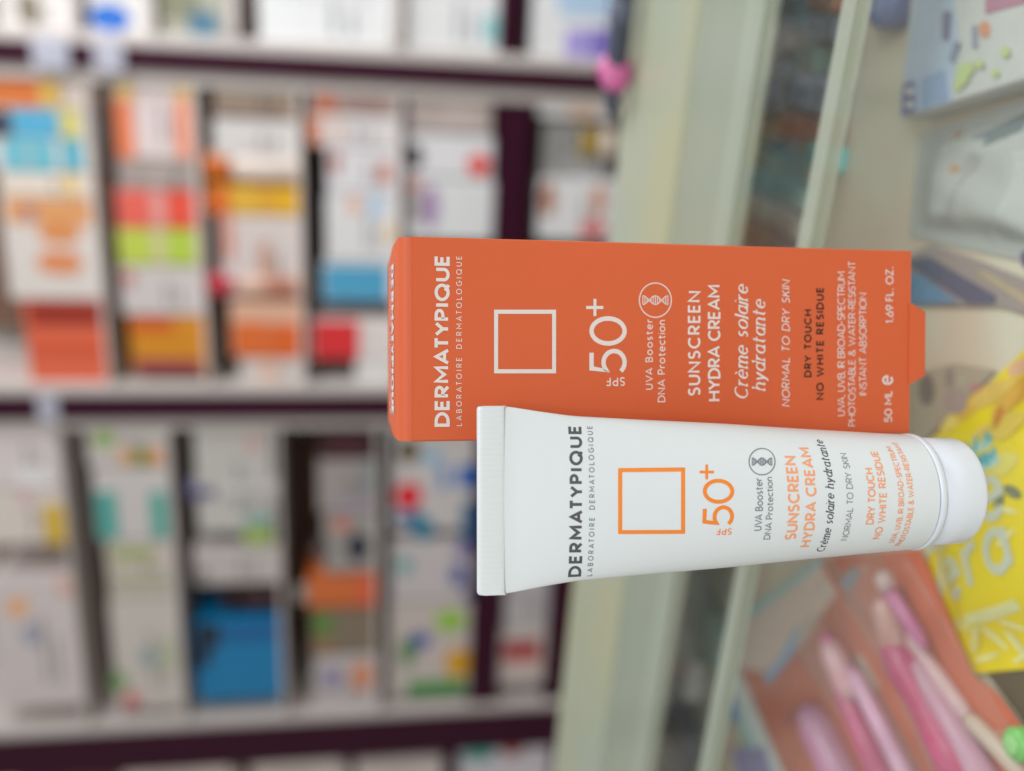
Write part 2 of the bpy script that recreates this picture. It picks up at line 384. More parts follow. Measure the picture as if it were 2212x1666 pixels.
# --- bay right of the middle, top shelf
carton('medicine_box', 'white box with broad orange and gold panel, topmost shelf beside right post', 'box', (-40, 203, 158, 231), (205, 190, 180), [(-40, 84, 159, 230, (200, 108, 48)), (86, 128, 159, 230, (205, 165, 70))])
carton('medicine_box', 'white box with bright blue panel and olive yellow square', 'box', (-35, 205, 234, 298), (190, 185, 182), [(-34, 24, 236, 296, (52, 50, 66)), (26, 126, 236, 297, (75, 155, 188)), (132, 172, 236, 297, (195, 185, 100))])
carton('medicine_box', 'teal fronted box with pale centre under the blue panelled box', 'box', (-20, 209, 300, 371), (195, 190, 186), [(8, 118, 302, 370, (92, 168, 184)), (45, 80, 325, 350, (150, 170, 172), 'o', 1), (134, 178, 302, 370, (78, 160, 178))])
carton('medicine_box', 'cream box with small pale yellow square', 'box', (0, 212, 374, 424), (208, 195, 182), [(138, 166, 376, 423, (212, 182, 120))])
carton('medicine_box', 'white box with large apricot panel and orange ovals', 'box', (10, 221, 428, 648), (200, 192, 186), [(14, 196, 430, 484, (203, 142, 88)), (48, 80, 446, 476, (150, 120, 130), 'o', 1), (80, 176, 482, 526, (202, 128, 74), 'o'), (78, 180, 540, 594, (203, 128, 84), 'o')], text=False)
carton('medicine_box', 'red orange box with dark red upper side next to middle post', 'box', (58, 226, 654, 836), (204, 92, 60), [(62, 222, 656, 704, (140, 36, 20)), (66, 222, 740, 766, (196, 76, 44))], text=False)
# --- second shelf
carton('medicine_box', 'white box with yellow and orange end stripes, second shelf', 'box', (248, 429, 162, 344), (205, 190, 188), [(250, 288, 164, 214, (206, 172, 92)), (250, 290, 216, 342, (216, 116, 76)), (376, 410, 164, 214, (206, 172, 92)), (378, 412, 216, 342, (216, 132, 102))])
carton('medicine_box', 'plain grey box between striped box and red ended box', 'box', (255, 432, 347, 408), (150, 138, 132), [(330, 360, 360, 400, (165, 150, 146))])
carton('medicine_box', 'pink box with two bright red ends', 'box', (252, 434, 411, 492), (206, 142, 136), [(254, 326, 412, 491, (216, 90, 76)), (358, 418, 412, 491, (217, 74, 54))], text=False)
carton('medicine_box', 'lime green ended box next to the red ended box', 'box', (255, 437, 495, 572), (188, 182, 132), [(258, 328, 496, 571, (174, 188, 70)), (358, 420, 496, 571, (166, 187, 64))], text=False)
carton('medicine_box', 'plain white box with small mauve corner mark', 'box', (262, 440, 576, 682), (190, 182, 180), [(264, 292, 584, 618, (182, 112, 102), 'o')])
carton('medicine_box', 'amber box with orange top stripe and plum lower stripe', 'box', (282, 446, 686, 806), (196, 126, 16), [(284, 372, 687, 716, (192, 80, 24)), (292, 434, 776, 805, (142, 60, 66))], text=False)
# --- third shelf
carton('medicine_box', 'taupe cardboard box with brown edge, third shelf beside right post', 'box', (462, 647, 172, 254), (150, 132, 116), [(466, 620, 238, 253, (112, 80, 66))])
carton('medicine_box', 'plain white box beside the taupe cardboard box', 'box', (462, 649, 258, 343), (198, 193, 190), [(520, 600, 318, 338, (182, 172, 170))])
jar('plastic_bottle', 'white bottle with tall orange cap standing in front of white boxes', 'bottle', (436, 652, 326, 398), (204, 190, 180), (200, 104, 30), .27, d=.004)
carton('medicine_box', 'white box with faint pink end', 'box', (466, 650, 347, 400), (208, 198, 194), [(590, 640, 350, 398, (214, 180, 168))], d=.10)
carton('medicine_box', 'orange and mustard yellow box on the third shelf', 'box', (442, 652, 402, 464), (202, 150, 40), [(444, 496, 404, 463, (203, 96, 24)), (500, 560, 404, 463, (205, 160, 50)), (600, 642, 404, 463, (208, 160, 16))], text=False)
carton('medicine_box', 'white box with salmon side stripe and tan upright bar', 'box', (478, 655, 467, 640), (198, 186, 182), [(482, 504, 468, 560, (198, 130, 112)), (556, 590, 520, 610, (180, 140, 122), 'o')])
jar('plastic_bottle', 'beige bottle with big crimson cap in front of tan box', 'bottle', (440, 658, 588, 648), (196, 160, 140), (188, 22, 54), .30, d=.004, bands=[(.1, .4, (170, 110, 90))])
carton('medicine_box', 'vivid orange and cream box next to middle post', 'box', (498, 658, 652, 772), (204, 160, 134), [(504, 580, 696, 770, (206, 98, 36)), (582, 648, 700, 772, (205, 92, 30))], text=False)
carton('medicine_box', 'narrow white box squeezed against middle post, third shelf', 'box', (520, 660, 776, 836), (196, 186, 180), [(560, 600, 778, 830, (205, 172, 156))])
# --- fourth shelf
carton('medicine_box', 'rust orange box at right end of fourth shelf', 'box', (668, 858, 186, 246), (172, 152, 144), [(686, 722, 190, 244, (192, 96, 54)), (740, 830, 190, 240, (158, 128, 120))])
carton('medicine_box', 'peach fronted white box below the rust orange box', 'box', (662, 859, 250, 318), (204, 198, 198), [(664, 694, 252, 312, (202, 126, 92)), (720, 740, 252, 312, (205, 180, 166))])
carton('medicine_box', 'white box with brown oval and soft grey print', 'box', (708, 861, 322, 418), (206, 202, 204), [(814, 846, 348, 398, (180, 116, 96), 'o'), (712, 736, 330, 374, (160, 96, 84), 'o')])
carton('medicine_box', 'white box with peach dot and pale blue dot', 'box', (706, 863, 421, 566), (206, 204, 204), [(748, 784, 424, 462, (226, 170, 150), 'o'), (790, 830, 422, 470, (170, 192, 212), 'o'), (828, 856, 480, 530, (222, 190, 160), 'o')])
carton('medicine_box', 'white box with wide sky blue band', 'box', (696, 865, 570, 652), (196, 200, 202), [(700, 838, 574, 648, (70, 148, 184))], text=False)
carton('medicine_box', 'bright red box beside the middle post, fourth shelf', 'box', (672, 868, 690, 776), (210, 200, 196), [(676, 776, 692, 774, (205, 40, 44))], text=False)
carton('medicine_box', 'tall white box partly hidden behind the orange sunscreen carton', 'box', (770, 868, 778, 842), (204, 202, 200), [(790, 840, 780, 838, (214, 208, 204))])
# --- fifth shelf, half hidden by the sunscreen carton
carton('medicine_box', 'mushroom grey box on the shelf above the maroon band', 'box', (884, 1064, 204, 288), (172, 158, 152), [(960, 1040, 210, 280, (180, 166, 160))])
carton('medicine_box', 'white box with round red seal and black spot', 'box', (876, 1066, 292, 384), (208, 206, 208), [(1010, 1058, 332, 382, (222, 70, 60), 'o'), (877, 914, 312, 364, (40, 32, 34), 'o')], text=False)
carton('medicine_box', 'white box with coral tab and violet oval near orange carton', 'box', (878, 1067, 388, 520), (206, 206, 206), [(880, 912, 389, 408, (196, 124, 116)), (882, 926, 412, 480, (160, 154, 152)), (912, 948, 400, 494, (158, 128, 166), 'o', 1)], text=False)
# --- below the maroon band
carton('medicine_box', 'small white box under maroon band at its right end', 'box', (1166, 1331, 196, 256), (208, 208, 208), [(1230, 1290, 214, 255, (214, 182, 160))])
jar('cream_jar', 'squat jar with ochre lid under the maroon band', 'jar', (1262, 1333, 276, 346), (205, 196, 186), (152, 126, 56), .55, d=.006, bands=[(.1, .3, (214, 190, 170))])
carton('medicine_box', 'long white box under maroon band with faint grey stripes', 'box', (1172, 1335, 262, 382), (204, 204, 203), [(1180, 1330, 318, 340, (186, 184, 182))], d=.11)
carton('medicine_box', 'white box with brown corner and coral mark above pale counter', 'box', (1166, 1337, 386, 520), (206, 205, 205), [(1168, 1198, 392, 470, (160, 100, 70), 'o'), (1278, 1308, 396, 470, (190, 136, 110), 'o'), (1250, 1310, 474, 516, (198, 110, 108), 'o')])
# --- left bay
carton('medicine_box', 'large plain white box at top of left bay', 'box', (-40, 138, 918, 1056), (202, 192, 190), [(40, 106, 1012, 1050, (214, 210, 210))])
carton('medicine_box', 'white box with upright mustard yellow panel', 'box', (-30, 150, 1060, 1176), (200, 190, 182), [(96, 142, 1090, 1174, (196, 160, 32)), (40, 70, 1062, 1090, (196, 158, 162), 'o')])
carton('medicine_box', 'white box with orange dot and slate blue dot beside thick left post', 'box', (-10, 178, 1246, 1528), (192, 182, 180), [(14, 62, 1290, 1332, (214, 156, 104), 'o'), (46, 92, 1345, 1396, (148, 148, 162), 'o'), (120, 158, 1244, 1290, (196, 158, 146), 'o')])
carton('medicine_box', 'white box with green dot and orange green orange print', 'box', (188, 358, 926, 1008), (188, 180, 176), [(200, 248, 930, 968, (136, 168, 86), 'o'), (254, 292, 966, 1007, (200, 152, 108), 'o'), (290, 318, 964, 1007, (104, 128, 62)), (318, 352, 966, 1007, (202, 138, 76), 'o')])
carton('medicine_box', 'white box with twin teal bars', 'box', (204, 370, 1012, 1168), (188, 182, 180), [(210, 254, 1062, 1164, (66, 150, 140)), (326, 362, 1062, 1164, (66, 150, 136))], text=False)
carton('medicine_box', 'off white box with soft green stripes below the twin teal bars', 'box', (232, 381, 1171, 1290), (184, 174, 164), [(240, 330, 1184, 1210, (150, 160, 104)), (240, 372, 1240, 1268, (162, 162, 140))])
carton('medicine_box', 'white box with green leaf, red dot and grey blue oval', 'box', (244, 398, 1294, 1530), (186, 178, 170), [(238, 276, 1452, 1490, (104, 142, 80), 'o'), (266, 302, 1494, 1530, (184, 84, 88), 'o'), (302, 342, 1396, 1444, (134, 148, 148), 'o'), (346, 380, 1380, 1450, (164, 166, 140))])
carton('medicine_box', 'pale grey box with small coral tick and leaf green label', 'box', (424, 588, 926, 1150), (180, 176, 170), [(534, 560, 936, 980, (188, 150, 144), 'o'), (530, 586, 1110, 1134, (116, 152, 150)), (526, 588, 1136, 1176, (144, 166, 86))])
jar('plastic_bottle', 'pale bottle with indigo cap in front of a pale grey box', 'bottle', (404, 600, 1036, 1096), (172, 168, 166), (80, 78, 114), .3, d=.006)
carton('medicine_box', 'plain off white box between indigo capped bottle and blue binder', 'box', (420, 602, 1180, 1262), (178, 170, 166), [(424, 450, 1226, 1260, (128, 120, 116), 'o')])
jar('medicine_bottle', 'dark oxblood bottle beside the blue binder box', 'bottle', (476, 606, 1266, 1334), (52, 20, 22), (40, 16, 18), .28, d=.03)
carton('binder_box', 'large deep blue binder box with black corner', 'box', (424, 610, 1342, 1512), (0, 110, 158), [(427, 474, 1345, 1400, (8, 16, 30)), (427, 455, 1400, 1440, (8, 20, 36)), (480, 604, 1346, 1384, (2, 84, 136))], text=False)
carton('medicine_box', 'dark maroon box deep in left bay, fourth shelf', 'box', (690, 808, 932, 992), (52, 20, 26), [(720, 780, 934, 990, (66, 20, 32))], d=.02, text=False)
carton('medicine_box', 'grey white box with lilac foot beside dark maroon box', 'box', (688, 812, 996, 1106), (146, 138, 134), [(780, 808, 1000, 1070, (122, 128, 130)), (720, 800, 1076, 1104, (150, 138, 148))])
carton('medicine_box', 'grey box with navy disc and coral smudge', 'box', (700, 815, 1110, 1236), (144, 140, 134), [(748, 798, 1150, 1214, (28, 28, 50), 'o'), (716, 760, 1116, 1150, (178, 112, 98), 'o'), (678, 712, 1160, 1210, (84, 74, 74), 'o')])
carton('medicine_box', 'wide orange box with redder end in the left bay', 'box', (664, 818, 1242, 1312), (192, 98, 42), [(770, 808, 1246, 1308, (200, 88, 56)), (640, 664, 1262, 1300, (150, 140, 132))], text=False)
carton('medicine_box', 'taupe box with leaf green corner below the wide orange box', 'box', (672, 821, 1318, 1412), (118, 104, 86), [(676, 720, 1322, 1376, (84, 122, 52), 'o'), (680, 720, 1380, 1410, (140, 106, 74))], text=False)
carton('medicine_box', 'lilac white box with violet and orange dots on shelf by thick left post', 'box', (680, 824, 1416, 1530), (176, 168, 166), [(696, 740, 1444, 1486, (126, 118, 152), 'o'), (756, 806, 1430, 1490, (196, 128, 92), 'o')])
carton('medicine_box', 'white box with red disc, teal and blue squares', 'box', (848, 1026, 900, 1146), (186, 180, 178), [(856, 908, 948, 1000, (84, 76, 44), 'o'), (852, 912, 1042, 1102, (206, 30, 44), 'o'), (854, 916, 1104, 1130, (0, 92, 140), 'o'), (890, 936, 1116, 1164, (0, 116, 140), 'o'), (916, 952, 976, 1000, (110, 166, 196)), (990, 1028, 1006, 1052, (0, 88, 168)), (950, 968, 1006, 1056, (70, 124, 180)), (998, 1030, 1084, 1180, (0, 84, 124))], text=False)
carton('medicine_box', 'white box with blue dots and a teal smudge beside white tube', 'box', (846, 1030, 1168, 1296), (184, 176, 176), [(856, 892, 1202, 1240, (106, 156, 152), 'o'), (972, 1012, 1222, 1264, (34, 64, 138), 'o'), (1000, 1030, 1270, 1300, (24, 50, 110), 'o'), (982, 1022, 1172, 1206, (112, 96, 144), 'o')], text=False)
carton('medicine_box', 'white box with lime, yellow and green shapes and blue dot', 'box', (842, 1028, 1300, 1502), (184, 172, 166), [(938, 1006, 1318, 1364, (136, 180, 50), 'o'), (960, 1016, 1400, 1464, (200, 146, 10), 'o'), (880, 1004, 1470, 1498, (40, 134, 50)), (862, 898, 1376, 1440, (80, 124, 74), 'o'), (886, 930, 1366, 1400, (30, 70, 150), 'o')], text=False)
carton('medicine_box', 'grey white box under left maroon band', 'box', (1090, 1192, 1258, 1352), (176, 170, 172), [(1100, 1180, 1270, 1300, (168, 160, 164))])
carton('medicine_box', 'white box with dark red stripe under left maroon band', 'box', (1074, 1192, 1356, 1480), (186, 176, 170), [(1086, 1166, 1384, 1420, (150, 36, 44)), (1090, 1170, 1422, 1440, (196, 150, 140))], text=False)
# --- far left bay
carton('medicine_box', 'dark brown box left of the thick post', 'box', (40, 248, 1656, 1760), (82, 34, 20), [(60, 130, 1660, 1720, (30, 12, 14))], text=False)
carton('medicine_box', 'cream white box beyond thick left post, upper of the far bay', 'box', (272, 498, 1650, 1760), (206, 194, 184), [(320, 420, 1660, 1700, (196, 184, 176))])
carton('medicine_box', 'ivory box beyond thick left post between two dark gaps', 'box', (546, 736, 1646, 1760), (200, 190, 182), [(600, 680, 1660, 1700, (190, 180, 172))])
carton('medicine_box', 'pale beige box beyond thick left post on the third far shelf', 'box', (768, 956, 1640, 1760), (196, 186, 180), [(820, 900, 1656, 1700, (186, 176, 170))])
carton('medicine_box', 'lilac white box with teal and brick red tabs', 'box', (990, 1188, 1604, 1740), (196, 190, 196), [(1004, 1066, 1606, 1642, (64, 158, 142)), (1084, 1130, 1600, 1634, (160, 74, 54), 'o')], text=False)
# --- bay beyond the right post
carton('medicine_box', 'white box with a grey oval painted as a dark gap at far right of top shelf', 'box', (-20, 150, -60, 92), (206, 200, 196), [(36, 88, -20, 58, (118, 108, 92), 'o')])  # brown-grey oval on the front paints the shade of a gap
carton('medicine_box', 'white box with deep blue oval', 'box', (190, 316, -60, 96), (204, 200, 198), [(192, 282, 8, 70, (28, 100, 186), 'o')], text=False)
carton('medicine_box', 'olive grey box with slate blue square', 'box', (342, 484, -60, 92), (158, 156, 140), [(344, 430, -50, 40, (124, 124, 100)), (408, 470, 24, 78, (72, 112, 134))], text=False)
carton('medicine_box', 'big glossy white box at right beyond the post', 'box', (560, 846, -60, 110), (222, 222, 224), [(600, 800, -40, 0, (208, 204, 210))])
carton('medicine_box', 'big white box with teal lower edge beyond the right post', 'box', (876, 1080, -60, 128), (222, 222, 225), [(1044, 1074, 34, 92, (140, 190, 192))])
carton('medicine_box', 'white and pale blue box with violet panels by counter end', 'box', (1150, 1320, -60, 146), (212, 214, 222), [(1206, 1322, -50, 36, (166, 190, 216)), (1222, 1268, 62, 132, (156, 142, 204)), (1272, 1322, 62, 134, (124, 108, 186))], text=False)

# ================================================================== the counter
CYAW = math.radians(23.3)
CE = Vector((math.cos(CYAW), -math.sin(CYAW), 0)); CN = Vector((math.sin(CYAW), math.cos(CYAW), 0))   # along, away
ZF = -.070                                                # display floor under the glass top
def across(x, y=833): return counter_pt(x, y).dot(CN)
A_, B_, C0, C1, D0, D1 = across(1281), across(1402), across(1504), across(1528), across(1676), across(1694)
ctr = empty('shop_counter', (0, 0, 0), (0, 0, -CYAW)); tag(ctr, 'glass topped shop counter with pale green back ledge and goods displayed beneath', 'counter')
LEDGE = mat('pale_green_laminate', (170, 171, 140), .35, 1.0, vary=.06, scale=6, tone2=(156, 170, 160), scale2=5.0)  # second tone paints in the bluish reflection on the ledge
SHELFG = glass_mat('hazy_glass_ledge', (182, 190, 172), clear=.42, rough=.2)
RAIL = glass_mat('frosted_rail', (184, 192, 176), clear=.38, rough=.2)
WORK = mat('beige_display_floor', (188, 182, 164), .5, 1.35, vary=.04, scale=14, coat=.1, tone2=(186, 170, 150), scale2=16.0)
TRAY = mat('dim_tray', (160, 160, 148), .6, 1.2, vary=.12)
X0, X1 = -1.4, 1.0
GLASS = pane_mat('counter_glass')
box('back_ledge', (X0, B_ + .0015, -.006), (X1, A_, 0), LEDGE, ctr, .002)
box('glass_ledge', (X0, C1, -.006), (X1, B_, -.001), SHELFG, ctr, .001)
box('glass_rail', (X0, C0 + .002, -.0035), (X1, C1 - .0005, .0015), RAIL, ctr, .001)
box('glass_rail', (X0, D0, -.0035), (X1, D1 - .001, .0015), RAIL, ctr, .001)
box('glass_pane', (X0, D1 + .0005, -.004), (X1, C0 - .0005, 0), GLASS, ctr)
box('glass_pane', (X0, -.3, -.004), (X1, D0 - .0005, 0), GLASS, ctr)
box('display_floor', (X0, -.3, ZF - .01), (X1, D0 + .145, ZF), WORK, ctr)
box('tray_floor', (X0, D0 + .146, ZF - .01), (X1, A_ - .011, ZF), TRAY, ctr)
box('back_board', (X0, A_ - .0105, FLOOR_Z), (X1, A_ - .0005, -.0065), mat('counter_body', (150, 150, 140), .5, vary=.05), ctr)
box('counter_front', (X0 + .02, -.28, FLOOR_Z), (X1 - .02, A_ - .011, ZF - .0105), mat('counter_body', (150, 150, 140), .5, vary=.05), ctr)

CG = 1.14
def cpoly(pts, z, org): return [tuple((counter_pt(x, y, z) - org).to_2d()) for x, y in pts]
def card(rgb, rough=.4): return mat('counter_card', rgb, rough, CG, vary=.10, scale=90)
def tray_carton(label, x0, x1, y0, y1, rgb, z=ZF + .010, extra=()):
    y0 += 2; y1 -= 2; zb = ZF + .0003
    n0 = counter_pt(x1, (y0 + y1) / 2, z).dot(CN); n1 = min(counter_pt(x0, (y0 + y1) / 2, z).dot(CN), A_ - .014)
    e0 = counter_pt((x0 + x1) / 2, y1, z).dot(CE); e1 = counter_pt((x0 + x1) / 2, y0, z).dot(CE)
    o = box('tray_carton', (0, 0, 0), (e1 - e0, n1 - n0, z - zb), mat('tray_card', rgb, .4, 1.9, vary=.08, scale=60), None, .0012)
    o.location = CE * e0 + CN * n0 + Vector((0, 0, zb)); o.rotation_euler = (0, 0, -CYAW)
    tag(o, label, 'box', 'small packs under the tray glass')
    w, dd, h = e1 - e0, n1 - n0, z - zb
    box('printed_panel', (w * .1, dd * .12, h - .0003), (w * .9, dd * .5, h + .0006), card(tuple(int(v * .8 + 30) for v in rgb)), o)
    box('print_line', (w * .15, dd * .68, h - .0003), (w * .7, dd * .78, h + .0006), card(tuple(int(v * .7) for v in rgb)), o)
tray_carton('steel blue pack under tray glass, at right picture edge', 1640, 1740, -20, 60, (70, 108, 128))
tray_carton('rust brown pack under tray glass beside the steel blue pack', 1745, 1800, -20, 26, (140, 96, 74))
tray_carton('slate blue pack under tray glass below rust brown pack', 1745, 1810, 30, 90, (104, 118, 138))
tray_carton('pinkish grey pack under tray glass', 1640, 1705, 66, 112, (136, 124, 120))
tray_carton('navy pack under tray glass near back rail', 1640, 1700, 116, 164, (78, 98, 118))
tray_carton('dark green pack under the tray glass', 1710, 1760, 96, 158, (84, 112, 106))
tray_carton('lilac blue pack under tray glass near front rail', 1712, 1800, 164, 240, (146, 156, 180))
tray_carton('charcoal pack under tray glass near back rail', 1620, 1690, 172, 240, (84, 88, 90))
tray_carton('brick brown pack under the tray glass', 1680, 1790, 250, 300, (122, 88, 80))
tray_carton('black grey pack under tray glass by brick brown pack', 1610, 1672, 246, 304, (74, 78, 74))
tray_carton('bright turquoise slim pack under tray glass', 1745, 1790, 308, 368, (92, 170, 172))
tray_carton('olive pack under tray glass', 1600, 1668, 312, 372, (118, 116, 84))
tray_carton('teal grey pack under tray glass beside olive pack', 1600, 1740, 376, 430, (116, 138, 130))
tray_carton('light grey pack under tray glass near orange carton', 1600, 1735, 436, 492, (152, 152, 148))
tray_carton('mauve brown pack under tray glass touching view of orange carton', 1596, 1730, 498, 560, (122, 106, 106))
tray_carton('dark sea green pack under tray glass below white tube', 1430, 1540, 1240, 1340, (94, 110, 104))
tray_carton('pale grey pack under tray glass left of salmon blister', 1410, 1500, 1350, 1462, (150, 154, 152))
tray_carton('dark slate pack under tray glass left of salmon blister', 1376, 1500, 1472, 1576, (70, 76, 88))
tray_carton('mid grey pack under tray glass at left picture edge', 1360, 1490, 1582, 1700, (128, 130, 128))

# slate bar with pink bulb at the far right of the ledge
z = .010
p0 = counter_pt(1352, -60, z); p1 = counter_pt(1318, 246, z)
bar = empty('slate_pen', p0, (0, 0, math.atan2((p1 - p0).y, (p1 - p0).x))); tag(bar, 'dark slate pen stand rod lying on far counter edge', 'rod')
L = (p1 - p0).length
o = lathe('barrel', [(.003, 0), (.0055, .004), (.006, .02), (.006, L - .03), (.004, L - .006), (.002, L)], mat('slate_plastic', (70, 76, 92), .4), bar, 20); o.rotation_euler = (0, math.pi / 2, 0)
o = lathe('collar', [(.0061, L - .06), (.0067, L - .058), (.0067, L - .05), (.0061, L - .048)], mat('slate_trim', (96, 100, 118), .35), bar, 20); o.rotation_euler = (0, math.pi / 2, 0)
c = counter_pt(1346, 150, .0)
pk = empty('pink_ball', c + CN * -.02); pk.scale = (.62, .62, .62); tag(pk, 'small pink oval ball beside the slate rod', 'ball')
lathe('ball_shell', [(.003, 0.001), (.009, .004), (.0125, .012), (.0125, .020), (.009, .028), (.003, .031)], mat('pink_plastic', (214, 110, 166), .4), pk, 20).scale = (1.5, .8, 1)
lathe('ball_cap', [(.003, .0305), (.0035, .032), (.0025, .0345)], mat('pink_cap', (190, 80, 140), .4), pk, 14)

# ================================================================== packs lying on the display floor, under the glass
def counter_pt(x, y, z=0.0):
    d = ray(x, y); return EYE + d * ((ZF + z - EYE.z) / d.z)
def flat_pack(name, label, cat, poly_px, z0, z1, rgb, rough=.35, bevel=.0004):
    org = counter_pt(*poly_px[0], z1); org.z = ZF
    root = prism(name, cpoly(poly_px, z1, org), z0, z1, card(rgb, rough), None, bevel); root.location = org
    tag(root, label, cat); return root, org
def on_pack(root, org, name, poly_px, z, rgb, thick=.0004, rough=.4):
    return prism(name, cpoly(poly_px, z, org), z - thick, z, card(rgb, rough), root)
def disc_px(cx, cy, rx, ry, n=18): return [(cx + rx * math.cos(2 * math.pi * k / n), cy + ry * math.sin(2 * math.pi * k / n)) for k in range(n)]

# white carton with blue end at the upper right
root, org = flat_pack('folded_carton', 'white carton with blue end and green leaf print beside the grey sachet', 'carton', [(1938, 258), (2300, 146), (2330, -90), (1975, -90)], .001, .014, (186, 188, 184), .4, .0012)
zt = .0144
on_pack(root, org, 'blue_end', [(1946, 252), (2052, 222), (2070, 100), (2050, -80), (1984, -80)], zt, (166, 180, 196))
on_pack(root, org, 'indigo_panel', [(1948, 248), (1976, 240), (1974, 174), (1950, 182)], zt + .0004, (108, 108, 146))
on_pack(root, org, 'blue_panel', [(1990, 234), (2048, 216), (2040, 150), (1990, 170)], zt + .0004, (134, 156, 184))
for q in ((1964, 198), (1964, 226)): on_pack(root, org, 'white_dot', disc_px(*q, 8, 8), zt + .0008, (206, 204, 200))
on_pack(root, org, 'pink_panel', [(2128, 30), (2260, -6), (2290, -80), (2130, -80)], zt, (168, 120, 140))
on_pack(root, org, 'orange_dot', disc_px(2126, 64, 12, 18), zt, (196, 140, 112))
for q in ((2078, 160, 14, 24), (2068, 184, 10, 12), (2114, 138, 9, 10), (2148, 158, 8, 9), (2170, 112, 9, 12), (2092, 148, 10, 14)):
    on_pack(root, org, 'leaf', disc_px(*q), zt + .0004 * (1 + (q[0] % 3) * .4), (176, 190, 132))
on_pack(root, org, 'dark_print', [(2036, 26), (2052, 26), (2046, 86), (2034, 84)], zt + .0009, (116, 114, 136))
on_pack(root, org, 'dark_print', [(2098, 56), (2110, 54), (2112, 104), (2100, 106)], zt, (142, 144, 156))
on_pack(root, org, 'dark_print', [(2060, 92), (2072, 90), (2060, 130), (2050, 132)], zt + .0009, (128, 136, 152))

# indigo bottle cap near the carton
c = counter_pt(1958, 10, 0); k_ = empty('bottle_cap', c); k_.scale = (1.2, 1.2, 1.2); tag(k_, 'indigo blue cap at the top right beside the white carton', 'cap')
lathe('cap_wall', [(.008, .0008), (.0085, .002), (.0082, .009), (.007, .0105)], mat('indigo_plastic', (104, 116, 160), .35), k_, 24)
lathe('cap_seal', [(.0050, .0104), (.005, .0112), (.004, .0114)], mat('indigo_seal', (124, 136, 176), .35), k_, 20)

def sachet(name, label, cat, q, rgb, lift, base, n=26, wr=.5, rough=.38, seal=.06, seed=1):
    """a soft sachet: a puffed, slightly wrinkled sheet with flat sealed edges, lying on the counter"""
    P = [counter_pt(*p, 0) for p in q]; org = P[0].copy()
    rnd = random.Random(seed); ph = [rnd.uniform(0, 6.28) for _ in range(8)]
    def H(u, v):
        e = min(u, 1 - u, v, 1 - v)
        s = max(0.0, min(1.0, (e - seal) / .22)); s = s * s * (3 - 2 * s)
        wv = math.sin(9 * u + 4 * v + ph[0]) * .5 + math.sin(6 * u - 11 * v + ph[1]) * .35 + math.sin(17 * u + 13 * v + ph[2]) * .25
        return base + lift * s * (.72 + .28 * math.sin(math.pi * u) * math.sin(math.pi * v)) + lift * wr * .16 * wv * s + .0002 * math.sin(40 * u + ph[3]) * (1 - s)
    def pt(u, v):
        a = P[0].lerp(P[1], u); b = P[3].lerp(P[2], u); p = a.lerp(b, v); return Vector((p.x - org.x, p.y - org.y, H(u, v)))
    vs = [pt(i / n, j / n) for j in range(n + 1) for i in range(n + 1)]
    low = [Vector((v.x, v.y, .0006)) for v in vs]; m = (n + 1) ** 2
    fs = []
    for j in range(n):
        for i in range(n):
            a = j * (n + 1) + i; fs.append((a, a + 1, a + n + 2, a + n + 1)); fs.append((m + a, m + a + n + 1, m + a + n + 2, m + a + 1))
    rim = [i for i in range(n + 1)] + [j * (n + 1) + n for j in range(1, n + 1)] + [n * (n + 1) + i for i in range(n - 1, -1, -1)] + [j * (n + 1) for j in range(n - 1, 0, -1)]
    for a, b in zip(rim, rim[1:] + rim[:1]): fs.append((a, b, m + b, m + a))
    root = mesh_obj(name, vs + low, fs, mat(name + '_film', rgb, rough, 1.14, vary=.10, scale=45, coat=.12), None, smooth=True)
    sharp_shade(root, 50)
    root.location = org; tag(root, label, cat)
    def height_at(x, y):
        """film height under a world point: invert the bilinear sheet"""
        u = v = .5; t = Vector((x - org.x, y - org.y))
        for _ in range(12):
            p = pt(u, v); pu = (pt(u + 1e-3, v) - p) * 1e3; pv = (pt(u, v + 1e-3) - p) * 1e3
            r = t - p.to_2d(); det = pu.x * pv.y - pu.y * pv.x
            u += (r.x * pv.y - r.y * pv.x) / det; v += (pu.x * r.y - pu.y * r.x) / det
            u = max(-.2, min(1.2, u)); v = max(-.2, min(1.2, v))
        return pt(u, v).z
    return root, org, height_at
def printed(root, org, hat, name, poly_px, rgb, lay=0, k=5):
    """flat print following the film: a small fan over the polygon"""
    P = [counter_pt(x, y, .003) for x, y in poly_px]; c = sum(P, Vector()) / len(P); n = len(P)
    vs = []; fs = []
    for r in range(k + 1):
        for p in P:
            w = c.lerp(p, r / k); vs.append((w.x - org.x, w.y - org.y, hat(w.x, w.y) + .00022 + lay * .00006))
    for r in range(k):
        for i in range(n): fs.append((r * n + i, r * n + (i + 1) % n, (r + 1) * n + (i + 1) % n, (r + 1) * n + i))
    return mesh_obj(name, vs, fs, card(rgb, .3), root)
def film_text(root, org, hat, text, start, end, up, cap, stroke, m, slant=0., lay=0):
    a = counter_pt(*start, .003); b = counter_pt(*end, .003); c = counter_pt(*up, .003)
    e = (b - a); ln = e.length; e.normalize(); n = (c - a); n = n - e * n.dot(e); n.normalize()
    def put(u, v, l):
        w = a + e * u + n * v; return (w.x - org.x, w.y - org.y, hat(w.x, w.y) + .00030 + l * .00004 + lay * .00006)
    return lettering('lettering', text, put, m, root, ln, cap, stroke, slant=slant, sub=.0015)

